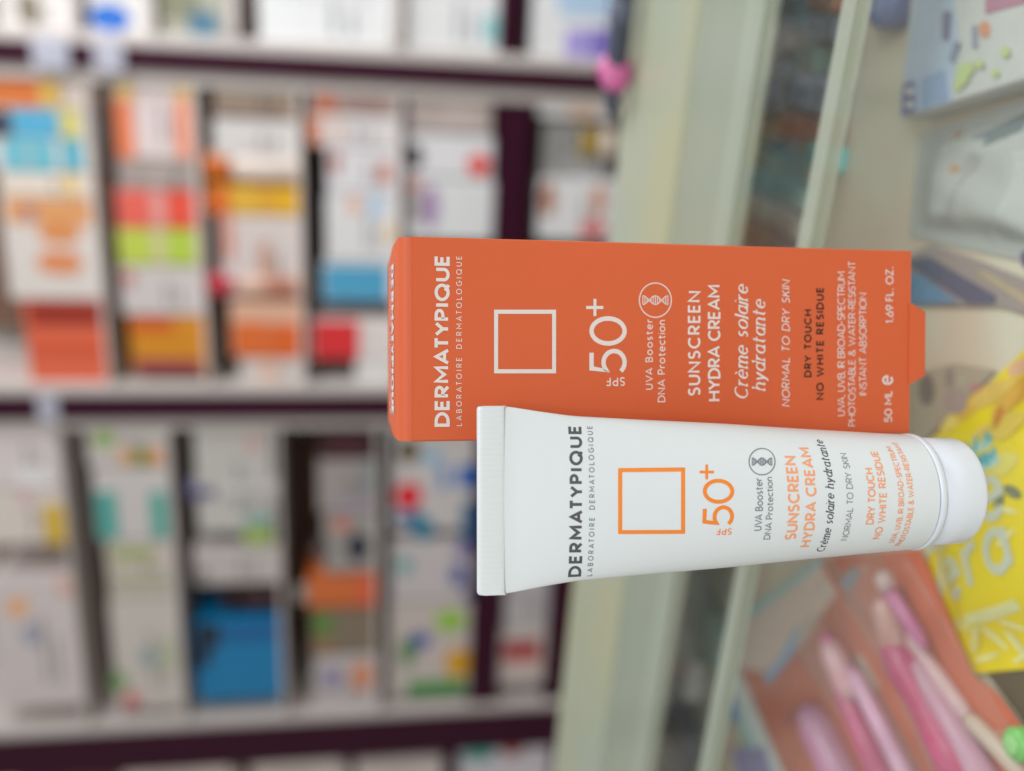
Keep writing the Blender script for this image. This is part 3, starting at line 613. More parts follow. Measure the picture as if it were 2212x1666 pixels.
# yellow wipes sachet
YR, YO, YH = sachet('wipes_sachet', 'yellow sachet with pale looped lettering lying under the tube cap', 'sachet', [(1945, 1020), (2330, 650), (2460, 1424), (2077, 1458)], (252, 202, 0), .0064, .0012, seed=4, seal=.05)
PALE = mat('pale_print', (206, 212, 190), .35, 1.0)
film_text(YR, YO, YH, 'Aloe', (1990, 1236), (2206, 1108), (1964, 1180), .0214, .15, PALE, .15)
film_text(YR, YO, YH, 'Vera', (1998, 1340), (2220, 1226), (1976, 1290), .0214, .15, PALE, .15)
printed(YR, YO, YH, 'teal_band', [(2084, 1002), (2166, 962), (2160, 942), (2078, 982)], (176, 206, 190), 1)
printed(YR, YO, YH, 'teal_band', [(2098, 1044), (2186, 1002), (2178, 976), (2090, 1016)], (170, 204, 190), 1)
TEAL = mat('teal_print', (70, 176, 192), .35, 1.0)
film_text(YR, YO, YH, 'TEM', (2092, 992), (2168, 956), (2082, 972), .0054, .32, TEAL)
film_text(YR, YO, YH, 'color', (2104, 1032), (2186, 992), (2094, 1012), .0060, .32, TEAL)
for cx, cy, rx, ry, ang in ((2185, 1082, 10, 20, .4), (2214, 1062, 12, 22, -1.0)):
    printed(YR, YO, YH, 'leaf', [(cx + rx * math.cos(t) * math.cos(ang) - ry * math.sin(t) * math.sin(ang), cy + rx * math.cos(t) * math.sin(ang) + ry * math.sin(t) * math.cos(ang)) for t in [2 * math.pi * k / 12 for k in range(12)]], (116, 122, 84))
def petal(cx, cy, L, w, ang):
    out = []
    for k in range(16):
        t = 2 * math.pi * k / 16; u = L * math.cos(t); v = w * math.sin(t) * (1 - .35 * math.cos(t)); out.append((cx + u * math.cos(ang) - v * math.sin(ang), cy + u * math.sin(ang) + v * math.cos(ang)))
    return out
for n_, (cx, cy, L, w, ang, rgb) in enumerate(((2056, 902, 46, 12, -.85, (222, 198, 96)), (2094, 872, 52, 16, -.7, (216, 172, 58)), (2140, 846, 56, 20, -.5, (214, 180, 86)), (2176, 872, 46, 20, -.9, (214, 166, 66)), (2206, 838, 50, 26, -.7, (210, 158, 52)),
        (2198, 790, 34, 14, -.6, (214, 166, 132)), (2196, 916, 44, 26, -.5, (218, 190, 80)), (2164, 902, 26, 11, 1.5, (196, 128, 50)), (2196, 1000, 34, 22, -.5, (216, 204, 96)), (2128, 930, 30, 9, -.6, (214, 186, 104)))):
    printed(YR, YO, YH, 'flower_petal', petal(cx, cy, L, w, ang), rgb, n_ % 4)
printed(YR, YO, YH, 'pale_ribbon', [(2096, 1330), (2140, 1318), (2214, 1294), (2220, 1318), (2150, 1342), (2098, 1350)], (216, 212, 150))
for q in ((2052, 1372, 40, 6, -1.2), (2150, 1380, 34, 6, .9), (2196, 1352, 30, 5, .4), (2126, 1420, 30, 5, -.3), (2084, 1350, 26, 5, .6), (2200, 1160, 26, 6, -.8), (2206, 1102, 20, 5, .3), (2200, 1420, 24, 5, -.5)):
    printed(YR, YO, YH, 'pale_swirl', petal(*q), (224, 220, 160), 1)
printed(YR, YO, YH, 'pale_ribbon', [(2110, 1352), (2128, 1350), (2104, 1412), (2090, 1408)], (214, 206, 130))
printed(YR, YO, YH, 'pale_ribbon', [(2168, 1362), (2186, 1366), (2212, 1410), (2196, 1416)], (212, 206, 140))

# grey blister sachet at the right
GR, GO, GH = sachet('grey_sachet', 'crumpled glossy grey sachet with small orange dots', 'sachet', [(1968, 512), (1990, 292), (2330, 176), (2330, 590)], (172, 175, 170), .007, .001, seed=9, wr=1.3, rough=.2)
printed(GR, GO, GH, 'pale_panel', [(2128, 520), (2206, 330), (2290, 300), (2290, 560)], (176, 180, 176))
printed(GR, GO, GH, 'pale_panel', [(2046, 478), (2120, 330), (2144, 338), (2080, 486)], (160, 160, 156), 1)
printed(GR, GO, GH, 'dark_panel', [(2110, 300), (2210, 240), (2260, 230), (2260, 290), (2150, 316)], (112, 122, 124))
printed(GR, GO, GH, 'orange_dot', disc_px(2064, 290, 9, 9), (176, 140, 110)); printed(GR, GO, GH, 'orange_dot', disc_px(2088, 366, 10, 9), (184, 142, 104))
printed(GR, GO, GH, 'orange_dot', disc_px(2056, 322, 8, 8), (186, 190, 184))
printed(GR, GO, GH, 'purple_print', disc_px(2206, 560, 12, 20), (104, 92, 122), 1)
# striped leaflet
root, org = flat_pack('striped_leaflet', 'folded leaflet with navy, blue and tan diagonal stripes beside orange carton', 'leaflet', [(1948, 560), (2010, 528), (2120, 566), (2330, 650), (2330, 716), (2160, 662), (1950, 662)], .0006, .0018, (150, 140, 136))
on_pack(root, org, 'navy_stripe', [(1952, 566), (2006, 556), (2150, 640), (2146, 656), (2090, 656)], .0023, (86, 92, 112))
on_pack(root, org, 'blue_stripe', [(1952, 590), (1988, 594), (2068, 654), (1954, 658)], .0027, (98, 134, 164))
on_pack(root, org, 'tan_stripe', [(2106, 588), (2124, 584), (2260, 664), (2240, 676)], .0023, (172, 156, 130))
# tan card with blot
root, org = flat_pack('printed_card', 'tan card with dark and mauve blots beneath carton and yellow sachet', 'card', [(1952, 812), (2060, 786), (2150, 800), (2020, 930), (1950, 1000)], .0006, .0013, (166, 152, 132))
on_pack(root, org, 'dark_blot', disc_px(2000, 842, 16, 34), .0017, (118, 106, 98)); on_pack(root, org, 'mauve_blot', disc_px(2064, 868, 26, 26), .0017, (160, 138, 132)); on_pack(root, org, 'red_blot', disc_px(2106, 838, 12, 9), .0017, (178, 122, 122))
on_pack(root, org, 'dark_blot', disc_px(2050, 816, 8, 22), .0017, (140, 128, 122))

# salmon blister packs with pink handled tools
SALM = (206, 106, 76)
def tool(root, org, a_px, b_px, z, r, prof, rgb, name):
    a = counter_pt(*a_px, z) - org; b = counter_pt(*b_px, z) - org; a.z = b.z = z
    d = b - a; L = d.length
    o = lathe(name, [(max(.0004, r * q), L * t) for t, q in prof], mat(name, rgb, .38, 1.1, vary=.12, scale=120, coat=.2, tone2=tuple(min(255, int(v * .82 + 38)) for v in rgb), scale2=70.0), root, 20)
    o.location = a; o.rotation_euler = d.to_track_quat('Z', 'Y').to_euler(); o.scale = (1, 1, 1)
    return o
def bubble(root, org, q, z, r, lift=1.0):
    a = counter_pt(*q[0], 0) - org; b = counter_pt(*q[1], 0) - org; a.z = b.z = 0; d = b - a; L = d.length; d.normalize(); nn = Vector((-d.y, d.x, 0))
    N, M = 26, 12; vs = []; fs = []
    for i in range(N + 1):
        t = i / N; tap = min(1, (1 - abs(2 * t - 1)) / .16); tap = math.sqrt(max(0, 1 - (1 - tap) ** 2)) * (.8 + .2 * math.cos(5 * t)); 
        for j in range(M + 1):
            ph = math.pi * j / M
            vs.append(a + d * (L * t) + nn * (r * 1.25 * tap * math.cos(ph)) + Vector((0, 0, z + r * lift * tap * math.sin(ph) ** .8 * (1 + .07 * math.sin(i * 1.7 + j * .9) + .05 * math.sin(i * .8 - j * 2.1)))))
    for i in range(N):
        for j in range(M):
            k = i * (M + 1) + j; fs.append((k, k + 1, k + M + 2, k + M + 1))
    return mesh_obj('clear_bubble', vs, fs, glass_mat('clear_plastic', (222, 212, 210), .88, .10), root, smooth=True)
def wrap(root, org, q, seed, top):
    """crinkled clear film stretched over a blister pack"""
    P = [counter_pt(*p, 0) for p in q]; rnd = random.Random(seed); n = 34; vs = []; fs = []
    waves = [(rnd.uniform(6, 26), rnd.uniform(-24, 24), rnd.uniform(0, 6.28), rnd.uniform(.3, 1)) for _ in range(9)]
    for j in range(n + 1):
        for i in range(n + 1):
            u, v = i / n, j / n; p = P[0].lerp(P[1], u).lerp(P[3].lerp(P[2], u), v)
            e = max(0, min(1, min(u, 1 - u, v, 1 - v) / .16)); e = e * e * (3 - 2 * e)
            h = sum(w[3] * (1 - abs(math.sin(w[0] * u * .5 + w[1] * v * .5 + w[2]))) for w in waves) / 9
            vs.append((p.x - org.x, p.y - org.y, .0052 + e * (top - .0052) + e * .0055 * (h - .35) + (1 - e) * .0003))
    for j in range(n):
        for i in range(n):
            a = j * (n + 1) + i; fs.append((a, a + 1, a + n + 2, a + n + 1))
    return mesh_obj('clear_wrap', vs, fs, glass_mat('clear_film', (235, 228, 228), .92, .12), root, smooth=True)
HP = [(0, .25), (.02, .5), (.10, .62), (.22, .5), (.34, .78), (.5, .95), (.75, .9), (.95, .8), (1, .4)]
root, org = flat_pack('blister_pack', 'salmon blister pack with teal edge and white side strip', 'blister pack', [(1522, 1386), (1772, 1206), (1880, 1352), (2090, 1770), (1700, 1800)], .0008, .0018, SALM)
on_pack(root, org, 'cream_panel', [(1540, 1390), (1770, 1216), (1806, 1282), (1726, 1400), (1650, 1452), (1580, 1440)], .0023, (226, 196, 184))
on_pack(root, org, 'teal_edge', [(1523, 1387), (1770, 1208), (1776, 1216), (1548, 1390), (1590, 1500), (1700, 1770), (1682, 1774)], .0026, (150, 204, 208))
on_pack(root, org, 'white_strip', [(1552, 1426), (1598, 1450), (1730, 1760), (1696, 1764), (1596, 1530)], .0030, (232, 232, 224))
on_pack(root, org, 'blue_label', [(1560, 1482), (1582, 1484), (1590, 1558), (1564, 1548)], .0034, (96, 122, 200))
on_pack(root, org, 'blue_label', [(1578, 1622), (1650, 1612), (1690, 1740), (1620, 1760)], .0034, (150, 140, 186))
on_pack(root, org, 'blue_label', [(1646, 1458), (1676, 1432), (1712, 1370), (1726, 1350), (1716, 1410), (1660, 1480)], .0027, (150, 178, 212))
on_pack(root, org, 'red_panel', [(1690, 1540), (1760, 1510), (1780, 1540), (1700, 1566)], .0023, (176, 92, 84))
tool(root, org, (1786, 1380), (1846, 1512), .0092, .0062, [(0, .3), (.08, .7), (.3, 1), (.8, .95), (1, .6)], (204, 158, 164), 'pale_head')
tool(root, org, (1806, 1462), (1960, 1800), .0098, .0056, [(0, .3), (.08, .75), (.25, .8), (.5, 1), (.9, .9), (1, .4)], (196, 66, 116), 'pink_handle')
tool(root, org, (1836, 1440), (2016, 1790), .0082, .0040, [(0, .4), (.1, 1), (.9, 1), (1, .6)], (206, 156, 182), 'lilac_edge_highlight')  # pale strip along the handle edge, its highlight streak put into the colour
tool(root, org, (1744, 1530), (1880, 1810), .0088, .0086, [(0, .4), (.06, .8), (.2, 1), (.9, 1), (1, .6)], (190, 124, 158), 'lilac_handle')
tool(root, org, (1780, 1376), (1796, 1392), .0100, .0030, [(0, .5), (.3, 1), (.8, 1), (1, .5)], (198, 92, 140), 'pink_tip')
bubble(root, org, ((1766, 1350), (2030, 1820)), .0020, .0124)
wrap(root, org, [(1530, 1386), (1770, 1212), (2080, 1770), (1700, 1796)], 3, .0170)
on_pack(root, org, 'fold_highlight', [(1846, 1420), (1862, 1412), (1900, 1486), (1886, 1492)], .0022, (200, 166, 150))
root, org = flat_pack('blister_pack', 'salmon blister pack with magenta handle touching yellow sachet', 'blister pack', [(1784, 1204), (1984, 1186), (2096, 1456), (2150, 1500), (2360, 1770), (2096, 1770), (1884, 1350)], .0028, .0040, SALM)
on_pack(root, org, 'blue_label', [(1812, 1262), (1840, 1226), (1858, 1238), (1832, 1280)], .0045, (130, 142, 164))
tool(root, org, (1906, 1286), (1946, 1420), .0108, .0068, [(0, .4), (.2, .9), (.8, 1), (1, .7)], (196, 138, 132), 'pale_head')
tool(root, org, (1922, 1384), (2126, 1760), .0116, .0074, [(0, .4), (.05, .8), (.2, 1), (.4, .8), (.7, 1), (.95, .9), (1, .4)], (196, 62, 110), 'magenta_handle')
tool(root, org, (1966, 1420), (2180, 1770), .0094, .0056, [(0, .4), (.1, .9), (.9, 1), (1, .6)], (200, 140, 166), 'lilac_edge_highlight')  # same pale strip, painting the highlight along this handle
tool(root, org, (1916, 1268), (2000, 1400), .0096, .0032, [(0, .5), (.1, 1), (.8, .9), (1, .4)], (200, 104, 158), 'pink_hook')
tool(root, org, (1904, 1236), (1922, 1276), .0110, .0040, [(0, .3), (.2, .9), (.8, 1), (1, .6)], (204, 172, 172), 'white_tip')
bubble(root, org, ((1884, 1222), (2150, 1790)), .0042, .0130)
tool(root, org, (1948, 1352), (2092, 1550), .0070, .0034, [(0, .4), (.1, 1), (.9, .9), (1, .7)], (214, 170, 176), 'highlight_rib')  # pale rods added to stand for a white highlight streak
tool(root, org, (2092, 1550), (2214, 1676), .0070, .0034, [(0, .7), (.1, .9), (.9, 1), (1, .5)], (206, 178, 162), 'highlight_rib')
wrap(root, org, [(1790, 1206), (1982, 1190), (2340, 1770), (2100, 1770)], 5, .0190)
on_pack(root, org, 'pale_dot', disc_px(2150, 1590, 14, 14), .0045, (204, 150, 126))
# dark mat and green cap at lower right
root, org = flat_pack('display_mat', 'dark brown display mat below the yellow sachet', 'mat', [(2120, 1440), (2340, 1420), (2400, 1680), (2270, 1640)], .0001, .0005, (96, 82, 60), .7)
on_pack(root, org, 'mat_border', [(2220, 1636), (2228, 1628), (2400, 1676), (2398, 1684)], .0009, (120, 104, 80))
c = counter_pt(2232, 1606, .0045); c.z = ZF + .0045; 
gc = empty('bottle_cap', c); gc.scale = (1.1, 1.1, 1.1); tag(gc, 'light green cap on the salmon blister pack at corner', 'cap')
lathe('cap_wall', [(.0045, 0), (.005, .0008), (.005, .006), (.004, .0072)], mat('green_plastic', (128, 200, 110), .35), gc, 24)
lathe('cap_seal', [(.0030, .0071), (.003, .0078), (.0024, .008)], mat('green_seal', (160, 214, 140), .35), gc, 18)

# ================================================================== sunscreen carton
ORANGE = mat('orange_card', (210, 97, 57), .5, 1.0, vary=.05, scale=28, bump=.14, bscale=1500, spec=.3)
BOARD = mat('white_board', (216, 204, 200), .7, 1.0)
WPRINT = mat('white_print', (222, 214, 210), .5, 1.0, vary=.03)
BPRINT = mat('brown_print', (44, 16, 10), .5, 1.0)
BW, BH, BD = .04955, .13765, .038
cb = empty('sunscreen_carton', (.01165, .2301, .0040), (0, 0, 0)); tag(cb, 'orange sunscreen carton with a white square outline standing on the counter', 'carton')
cb.matrix_world = Matrix.Translation((.01165, .2301, .0040)) @ Matrix.Rotation(-.0249, 4, 'Z') @ Matrix.Rotation(.0445, 4, 'X') @ Matrix.Rotation(-.0029, 4, 'Y')
CBM = cb.matrix_world.copy(); CBI = CBM.inverted()
def tube_of(poly, z0, z1, nz, name, m, parent, wob=0.0):
    vs, fs = [], []; n = len(poly)
    for k in range(nz + 1):
        z = z0 + (z1 - z0) * k / nz
        for i, (x, y) in enumerate(poly):
            vs.append((x + wob * math.sin(37 * z + i), y + wob * math.sin(61 * z + i * 2), z))
    for k in range(nz):
        for i in range(n): fs.append((k * n + i, k * n + (i + 1) % n, (k + 1) * n + (i + 1) % n, (k + 1) * n + i))
    return mesh_obj(name, vs, fs, m, parent)
def rrect(x0, x1, y0, y1, r, n=4):
    out = []
    for cx, cy, a in ((x1 - r, y0 + r, -90), (x1 - r, y1 - r, 0), (x0 + r, y1 - r, 90), (x0 + r, y0 + r, 180)):
        out += [(cx + r * math.cos(math.radians(a + 90 * k / n)), cy + r * math.sin(math.radians(a + 90 * k / n))) for k in range(n + 1)]
    return out
# four walls of card, open at both ends; the lid and the bottom flaps close them
b = tube_of(rrect(-BW / 2, BW / 2, 0, BD, .0007), 0, BH - .0030, 12, 'carton_wall', ORANGE, cb, .00004); sharp_shade(b, 50)
# lid with rolled front fold
prof = [(-.00003, BH - .0031), (.00008, BH - .0021), (.0004, BH - .0012), (.0009, BH - .0005), (.0014, BH)] + [(.0014 + (BD - .0022) * k / 6, BH + .0005 * math.sin(math.pi * k / 6)) for k in range(1, 7)] + [(BD - .0002, BH - .0008)]
vs, fs = [], []
NX = 16
for i in range(NX + 1):
    t = i / NX; e = min(t, 1 - t); rd = 0.0 if e > .06 else (1 - e / .06) ** 2
    for y, zz in prof: vs.append(((t - .5) * (BW - .0004), y + .0016 * rd * (1 if y < .01 else 0) * 0, zz - .0009 * rd * (y / BD) - .0010 * rd * 0))
m_ = len(prof)
for i in range(NX):
    for k in range(m_ - 1): fs.append((i * m_ + k, i * m_ + k + 1, (i + 1) * m_ + k + 1, (i + 1) * m_ + k))
lid = mesh_obj('lid_flap', vs, fs, ORANGE, cb, smooth=True)
# bottom: white dust flaps peeping out, floor, and the orange tuck tab
box('dust_flap', (BW / 2 - .0085, .0012, -.0010), (BW / 2 - .0006, BD - .004, -.0003), BOARD, cb, .0002, 1)
box('dust_flap', (-BW / 2 + .0006, .0012, -.0009), (-BW / 2 + .0105, BD - .004, -.0003), BOARD, cb, .0002, 1)
box('bottom_flap', (-BW / 2 + .001, .0008, -.0002), (BW / 2 - .001, BD - .001, .0003), BOARD, cb)
def face_pt(x, y):
    """where the sight line of photo point (x, y) meets the carton front -> (across, up) in metres"""
    o = CBI @ EYE; d = CBI.to_3x3() @ ray(x, y); t = -o.y / d.y; p = o + d * t; return p.x, p.z
tp = [face_pt(1969, 829), face_pt(1996.5, 811), face_pt(1997.5, 675), face_pt(1971, 656)]
tab = [(tp[0][0], .0006), (tp[0][0], -.0001), (tp[1][0] - .0004, tp[1][1] + .0006), (tp[1][0], tp[1][1]), (tp[2][0], tp[2][1]), (tp[2][0] + .0004, tp[2][1] + .0006), (tp[3][0], -.0001), (tp[3][0], .0006)]
n = len(tab); vs = [(x, -.00035, z) for x, z in tab] + [(x, .00012, z) for x, z in tab]
mesh_obj('tuck_tab', vs, [tuple(range(n)), tuple(range(n, 2 * n))[::-1]] + [(k, (k + 1) % n, n + (k + 1) % n, n + k) for k in range(n)], ORANGE, cb)

def face_text(text, base, y0, y1, top, stroke, m, **kw):
    ax, az = face_pt(base, y0); bx, bz = face_pt(base, y1); tx, tz = face_pt(top, (y0 + y1) / 2); mx, mz = face_pt(base, (y0 + y1) / 2)
    cap = math.dist((tx, tz), (mx, mz)); L = math.dist((ax, az), (bx, bz)); e = Vector((bx - ax, bz - az)).normalized(); n = Vector((-e.y, e.x))
    def put(u, v, l): return (ax + e.x * u + n.x * v, -.00006 - l * .000012, az + e.y * u + n.y * v)
    return lettering('lettering', text, put, m, cb, L, cap, stroke, **kw)
face_text('DERMATYPIQUE', 971.4, 922, 551.5, 938.6, .215, WPRINT, narrow=1.12)
face_text('LABORATOIRE DERMATOLOGIQUE', 997.7, 920.5, 553.8, 985.4, .13, WPRINT, narrow=.95, space=.6)
face_text('50', 1353.7, 808, 683.6, 1273, .115, WPRINT)
def face_strokes(name, sts_px, wpx, m):
    """print drawn on the front: lines given where they are seen"""
    a = face_pt(1400, 700); k = math.dist(a, face_pt(1400, 710)) / 10
    return strokes(name, [[face_pt(*p) for p in st] for st in sts_px], wpx * k, lambda u, v, l: (u, -.00006 - l * .000012, v), m, cb)
face_strokes('lettering', [[(1285, 646), (1285, 683)], [(1266, 664.5), (1303, 664.5)]], 6.5, WPRINT)
s = 4.2
face_strokes('square_outline', [[(1071.6, 735), (1071.6, 802.3), (1196.8, 802.3), (1196.8, 673.7), (1071.6, 673.7), (1071.6, 735)]], 8.6, WPRINT)
# SPF, turned to read up the panel's left side
def face_text_up(text, x_start, x_end, y_base, y_top, stroke, m, putter, par):
    """text whose letters run up the panel"""
    a = putter(x_start, y_base); b = putter(x_end, y_base); c = putter(x_start, y_top)
    return a, b, c
ax, az = face_pt(1350.5, 815); bx, bz = face_pt(1308.6, 815); tx, tz = face_pt(1330, 834); 
e = Vector((bx - ax, bz - az)); Lg = e.length; e.normalize(); nn = Vector((-e.y, e.x)); capm = abs(Vector((tx - ax, tz - az)).dot(nn))
lettering('lettering', 'SPF', lambda u, v, l: (ax + e.x * u + nn.x * v, -.00006 - l * .000012, az + e.y * u + nn.y * v), WPRINT, cb, Lg, capm, .14)
face_text('UVA Booster', 1410, 842, 690, 1394, .13, WPRINT)
face_text('DNA Protection', 1437, 869, 691.5, 1420.5, .13, WPRINT)
face_strokes('round_badge', [[(1415.5 + 34.5 * math.cos(t), 648.7 + 37 * math.sin(t)) for t in [2 * math.pi * k / 48 for k in range(49)]]], 2.4, WPRINT)
def helix(cx, cy, half, amp):
    """a ladder of rungs between two crossing waves, seen lengthwise"""
    st = []
    N = 13
    for k in range(N):
        t = -1 + 2 * k / (N - 1); yy = amp * math.cos(t * math.pi * 1.0)
        if abs(yy) > .8: st.append([(cx + half * t, cy - yy), (cx + half * t, cy + yy)])
    for sg in (1, -1): st.append([(cx + half * t, cy + sg * amp * math.cos(t * math.pi)) for t in [-1 + k / 16 for k in range(33)]])
    return st
face_strokes('helix_mark', helix(1415.5, 648.7, 27, 9.5), 1.9, WPRINT)
face_text('SUNSCREEN', 1512.8, 855.6, 629, 1485.8, .165, WPRINT)
face_text('HYDRA CREAM', 1556, 866.7, 616, 1529, .165, WPRINT, space=.25)
face_text('Cr\u00e8me solaire', 1616, 864, 618, 1586, .12, WPRINT, slant=.26, contrast=.6, narrow=.85, serif=True)
face_text('hydratante', 1653.5, 846, 650, 1624, .12, WPRINT, slant=.26, contrast=.6, narrow=.85, serif=True)
face_text('NORMAL TO DRY SKIN', 1706, 879, 606, 1688.6, .12, WPRINT, slant=.16)
face_text('DRY TOUCH', 1753, 815, 668.6, 1737, .19, BPRINT)
face_text('NO WHITE RESIDUE', 1779.5, 864, 620.6, 1763, .19, BPRINT)
face_text('UVA, UVB, IR BROAD-SPECTRUM', 1825, 898.8, 587, 1808.7, .11, WPRINT)
face_text('PHOTOSTABLE & WATER-RESISTANT', 1847.7, 921, 564, 1832, .11, WPRINT)
face_text('INSTANT ABSORPTION', 1871.7, 854, 633, 1855.6, .11, WPRINT)
face_text('50 ML', 1927, 912.6, 843.7, 1910, .145, WPRINT)
face_text('e', 1929, 832, 809, 1896, .13, WPRINT)
face_text('1.69 FL. OZ.', 1929.7, 698.8, 576, 1912.7, .14, WPRINT)
# the name again on the lid, facing up
def lid_put(ox, oy, zz): return lambda u, v, l: (ox - u, oy - v, zz(oy - v) + .00012 + l * .00001)
def lid_z(y): return BH + .0005 * math.sin(math.pi * max(0, min(1, (y - .0014) / (BD - .0022))))
lettering('lettering', 'DERMATYPIQUE', lid_put(.0192, .0165, lid_z), WPRINT, cb, .0385, .0062, .2, sub=.002)
lettering('lettering', 'LABORATOIRE DERMATOLOGIQUE', lid_put(.0192, .0215, lid_z), WPRINT, cb, .0385, .0028, .13, sub=.002)

# ================================================================== sunscreen tube
TUBEW = mat('white_tube_plastic', (218, 224, 227), .34, 1.0, vary=.015, scale=30, coat=.08, bump=.30, bscale=70)
CAPW = mat('white_cap_plastic', (220, 226, 234), .26, 1.0, vary=.012, scale=30, coat=.15)
GREYP = mat('charcoal_print', (78, 80, 84), .45, 1.0)
SOFTG = mat('grey_print', (126, 130, 136), .45, 1.0)
ORP = mat('orange_print', (240, 134, 38), .45, 1.0)
SALP = mat('light_orange_print', (240, 160, 112), .45, 1.0)
tu = empty('sunscreen_tube', (0, 0, 0)); tag(tu, 'white sunscreen tube with grey and orange print standing on its cap', 'tube')
zax = Vector((-.0011, 0, 1)).normalized()
xax = (Vector((1, 0, 0)) - zax * zax.x).normalized(); yax = zax.cross(xax)
tu.matrix_world = Matrix(((xax.x, yax.x, zax.x, -.02692), (xax.y, yax.y, zax.y, .21617), (xax.z, yax.z, zax.z, -.0016), (0, 0, 0, 1))) @ Matrix.Scale(1.0348, 4)
TUM = tu.matrix_world.copy(); TUI = TUM.inverted()
TL = .1210
WID = [(.0147, .01397), (.0221, .01438), (.0422, .01565), (.0625, .01708), (.0827, .01815), (.0988, .01910), (.1033, .01972), (.1083, .02043), (.1120, .02106), (.1147, .02142), (.1180, .02145), (TL, .02143)]
def interp(T, s):
    if s <= T[0][0]: return T[0][1]
    for (a, va), (b_, vb) in zip(T, T[1:]):
        if s <= b_:
            t = (s - a) / (b_ - a); return va + (vb - va) * t
    return T[-1][1]
def smooth_w(s): return sum(interp(WID, s + d) for d in (-.002, -.001, 0, .001, .002)) / 5 if s < .1135 else interp(WID, s)
R0 = .0139
def thick(s):
    a = smooth_w(s)
    if s > .1150: return .00055
    t = max(0, min(1, (s - .0152) / (.1150 - .0152)))
    return max(.00055, R0 * (1 - t ** 1.35) ** .9)
NPH = 96
def sect(s, n=NPH):
    a, b_ = smooth_w(s), thick(s); ex = 1.0
    return [(a * math.cos(2 * math.pi * k / n), b_ * math.sin(2 * math.pi * k / n)) for k in range(n)]
ss = [.0152 + (.1150 - .0152) * k / 60 for k in range(61)]
vs, fs = [], []
for s_ in ss:
    for x, y in sect(s_): vs.append((x, y, s_))
for k in range(len(ss) - 1):
    for i in range(NPH): fs.append((k * NPH + i, k * NPH + (i + 1) % NPH, (k + 1) * NPH + (i + 1) % NPH, (k + 1) * NPH + i))
mesh_obj('tube_body', vs, fs, TUBEW, tu, smooth=True)
# pressed seal with fine ribs along its edge
vs, fs = [], []; NR = 140
sy = [(.1148, .00055), (.1151, .00070), (.1156, .00078), (.1195, .00078), (.1207, .00070), (TL, .00045)]
for i in range(NR + 1):
    t = -1 + 2 * i / NR; xw = t * .02145
    e = max(0, (abs(t) - .97) / .03)
    for s_, h in sy:
        rb = .00004 * math.sin(i * math.pi / 2) if .1153 < s_ < .1202 else 0
        vs.append((xw * (1 + .004 * math.sin(s_ * 1600)), -(h + rb), s_ - .0004 * e * e)); vs.append((xw * (1 + .004 * math.sin(s_ * 1600)), h + rb, s_ - .0004 * e * e))
ns = len(sy) * 2
for i in range(NR):
    for k in range(len(sy) - 1):
        a = i * ns + 2 * k; fs.append((a, a + 2, a + 2 + ns, a + ns)); fs.append((a + 1, a + 1 + ns, a + 3 + ns, a + 3))
    a = i * ns + ns - 2; fs.append((a, a + 1, a + 1 + ns, a + ns))
for i in (0, NR):
    for k in range(len(sy) - 1):
        a = i * ns + 2 * k; fs.append((a, a + 1, a + 3, a + 2))
seal = mesh_obj('crimp_seal', vs, fs, TUBEW, tu, smooth=True); sharp_shade(seal, 60)
lathe('shoulder_ring', [(.0120, .0130), (.0138, .0132), (.01415, .0136), (.01424, .0143), (.01420, .0148), (.0139, .0150), (.0128, .01505)], CAPW, tu, 96)
lathe('screw_cap', [(.0114, .00178), (.0121, .00186), (.0126, .0021), (.0129, .0026), (.01300, .0034), (.01312, .0064), (.01322, .0126), (.0127, .0129), (.0124, .0136)], CAPW, tu, 96)
def tube_hit(x, y):
    """height on the tube axis whose front line is seen at x, and the across distance seen at y (front print only)"""
    o = TUI @ EYE; d = TUI.to_3x3() @ ray(x, y)
    t0, t1 = .1, .26; f = None
    for k in range(400):
        t = t0 + (t1 - t0) * k / 400; p = o + d * t
        a, b_ = smooth_w(p.z), thick(p.z)
        if (p.x / a) ** 2 + (p.y / b_) ** 2 <= 1:
            lo, hi = t - (t1 - t0) / 400, t
            for _ in range(24):
                t = (lo + hi) / 2; p = o + d * t; a, b_ = smooth_w(p.z), thick(p.z)
                if (p.x / a) ** 2 + (p.y / b_) ** 2 <= 1: hi = t
                else: lo = t
            return o + d * hi
    p = o + d * (-o.y / d.y); return p
ARC = {}
def arc_tab(s):
    key = round(s * 4000)
    if key in ARC: return ARC[key]
    a, b_ = smooth_w(s), thick(s); tab_ = [(0., 0.)]; L = 0; px, py = 0, -b_
    for k in range(1, 91):
        ph = k * math.pi / 180; x, y = a * math.sin(ph), -b_ * math.cos(ph); L += math.dist((x, y), (px, py)); px, py = x, y; tab_.append((L, ph))
    ARC[key] = tab_; return tab_
def tube_put(c, s, l=0):
    tab_ = arc_tab(s); ph = interp([(p[0], p[1]) for p in tab_], abs(c)) * (1 if c >= 0 else -1)
    a, b_ = smooth_w(s) + .00005 + l * .00001, thick(s) + .00005 + l * .00001
    return (a * math.sin(ph), -b_ * math.cos(ph), s)
def arc_of(p):
    a = smooth_w(p.z); ph = math.asin(max(-.995, min(.995, p.x / a))); tab_ = arc_tab(p.z)
    L = interp([(q[1], q[0]) for q in tab_], abs(ph)); return L * (1 if ph >= 0 else -1)
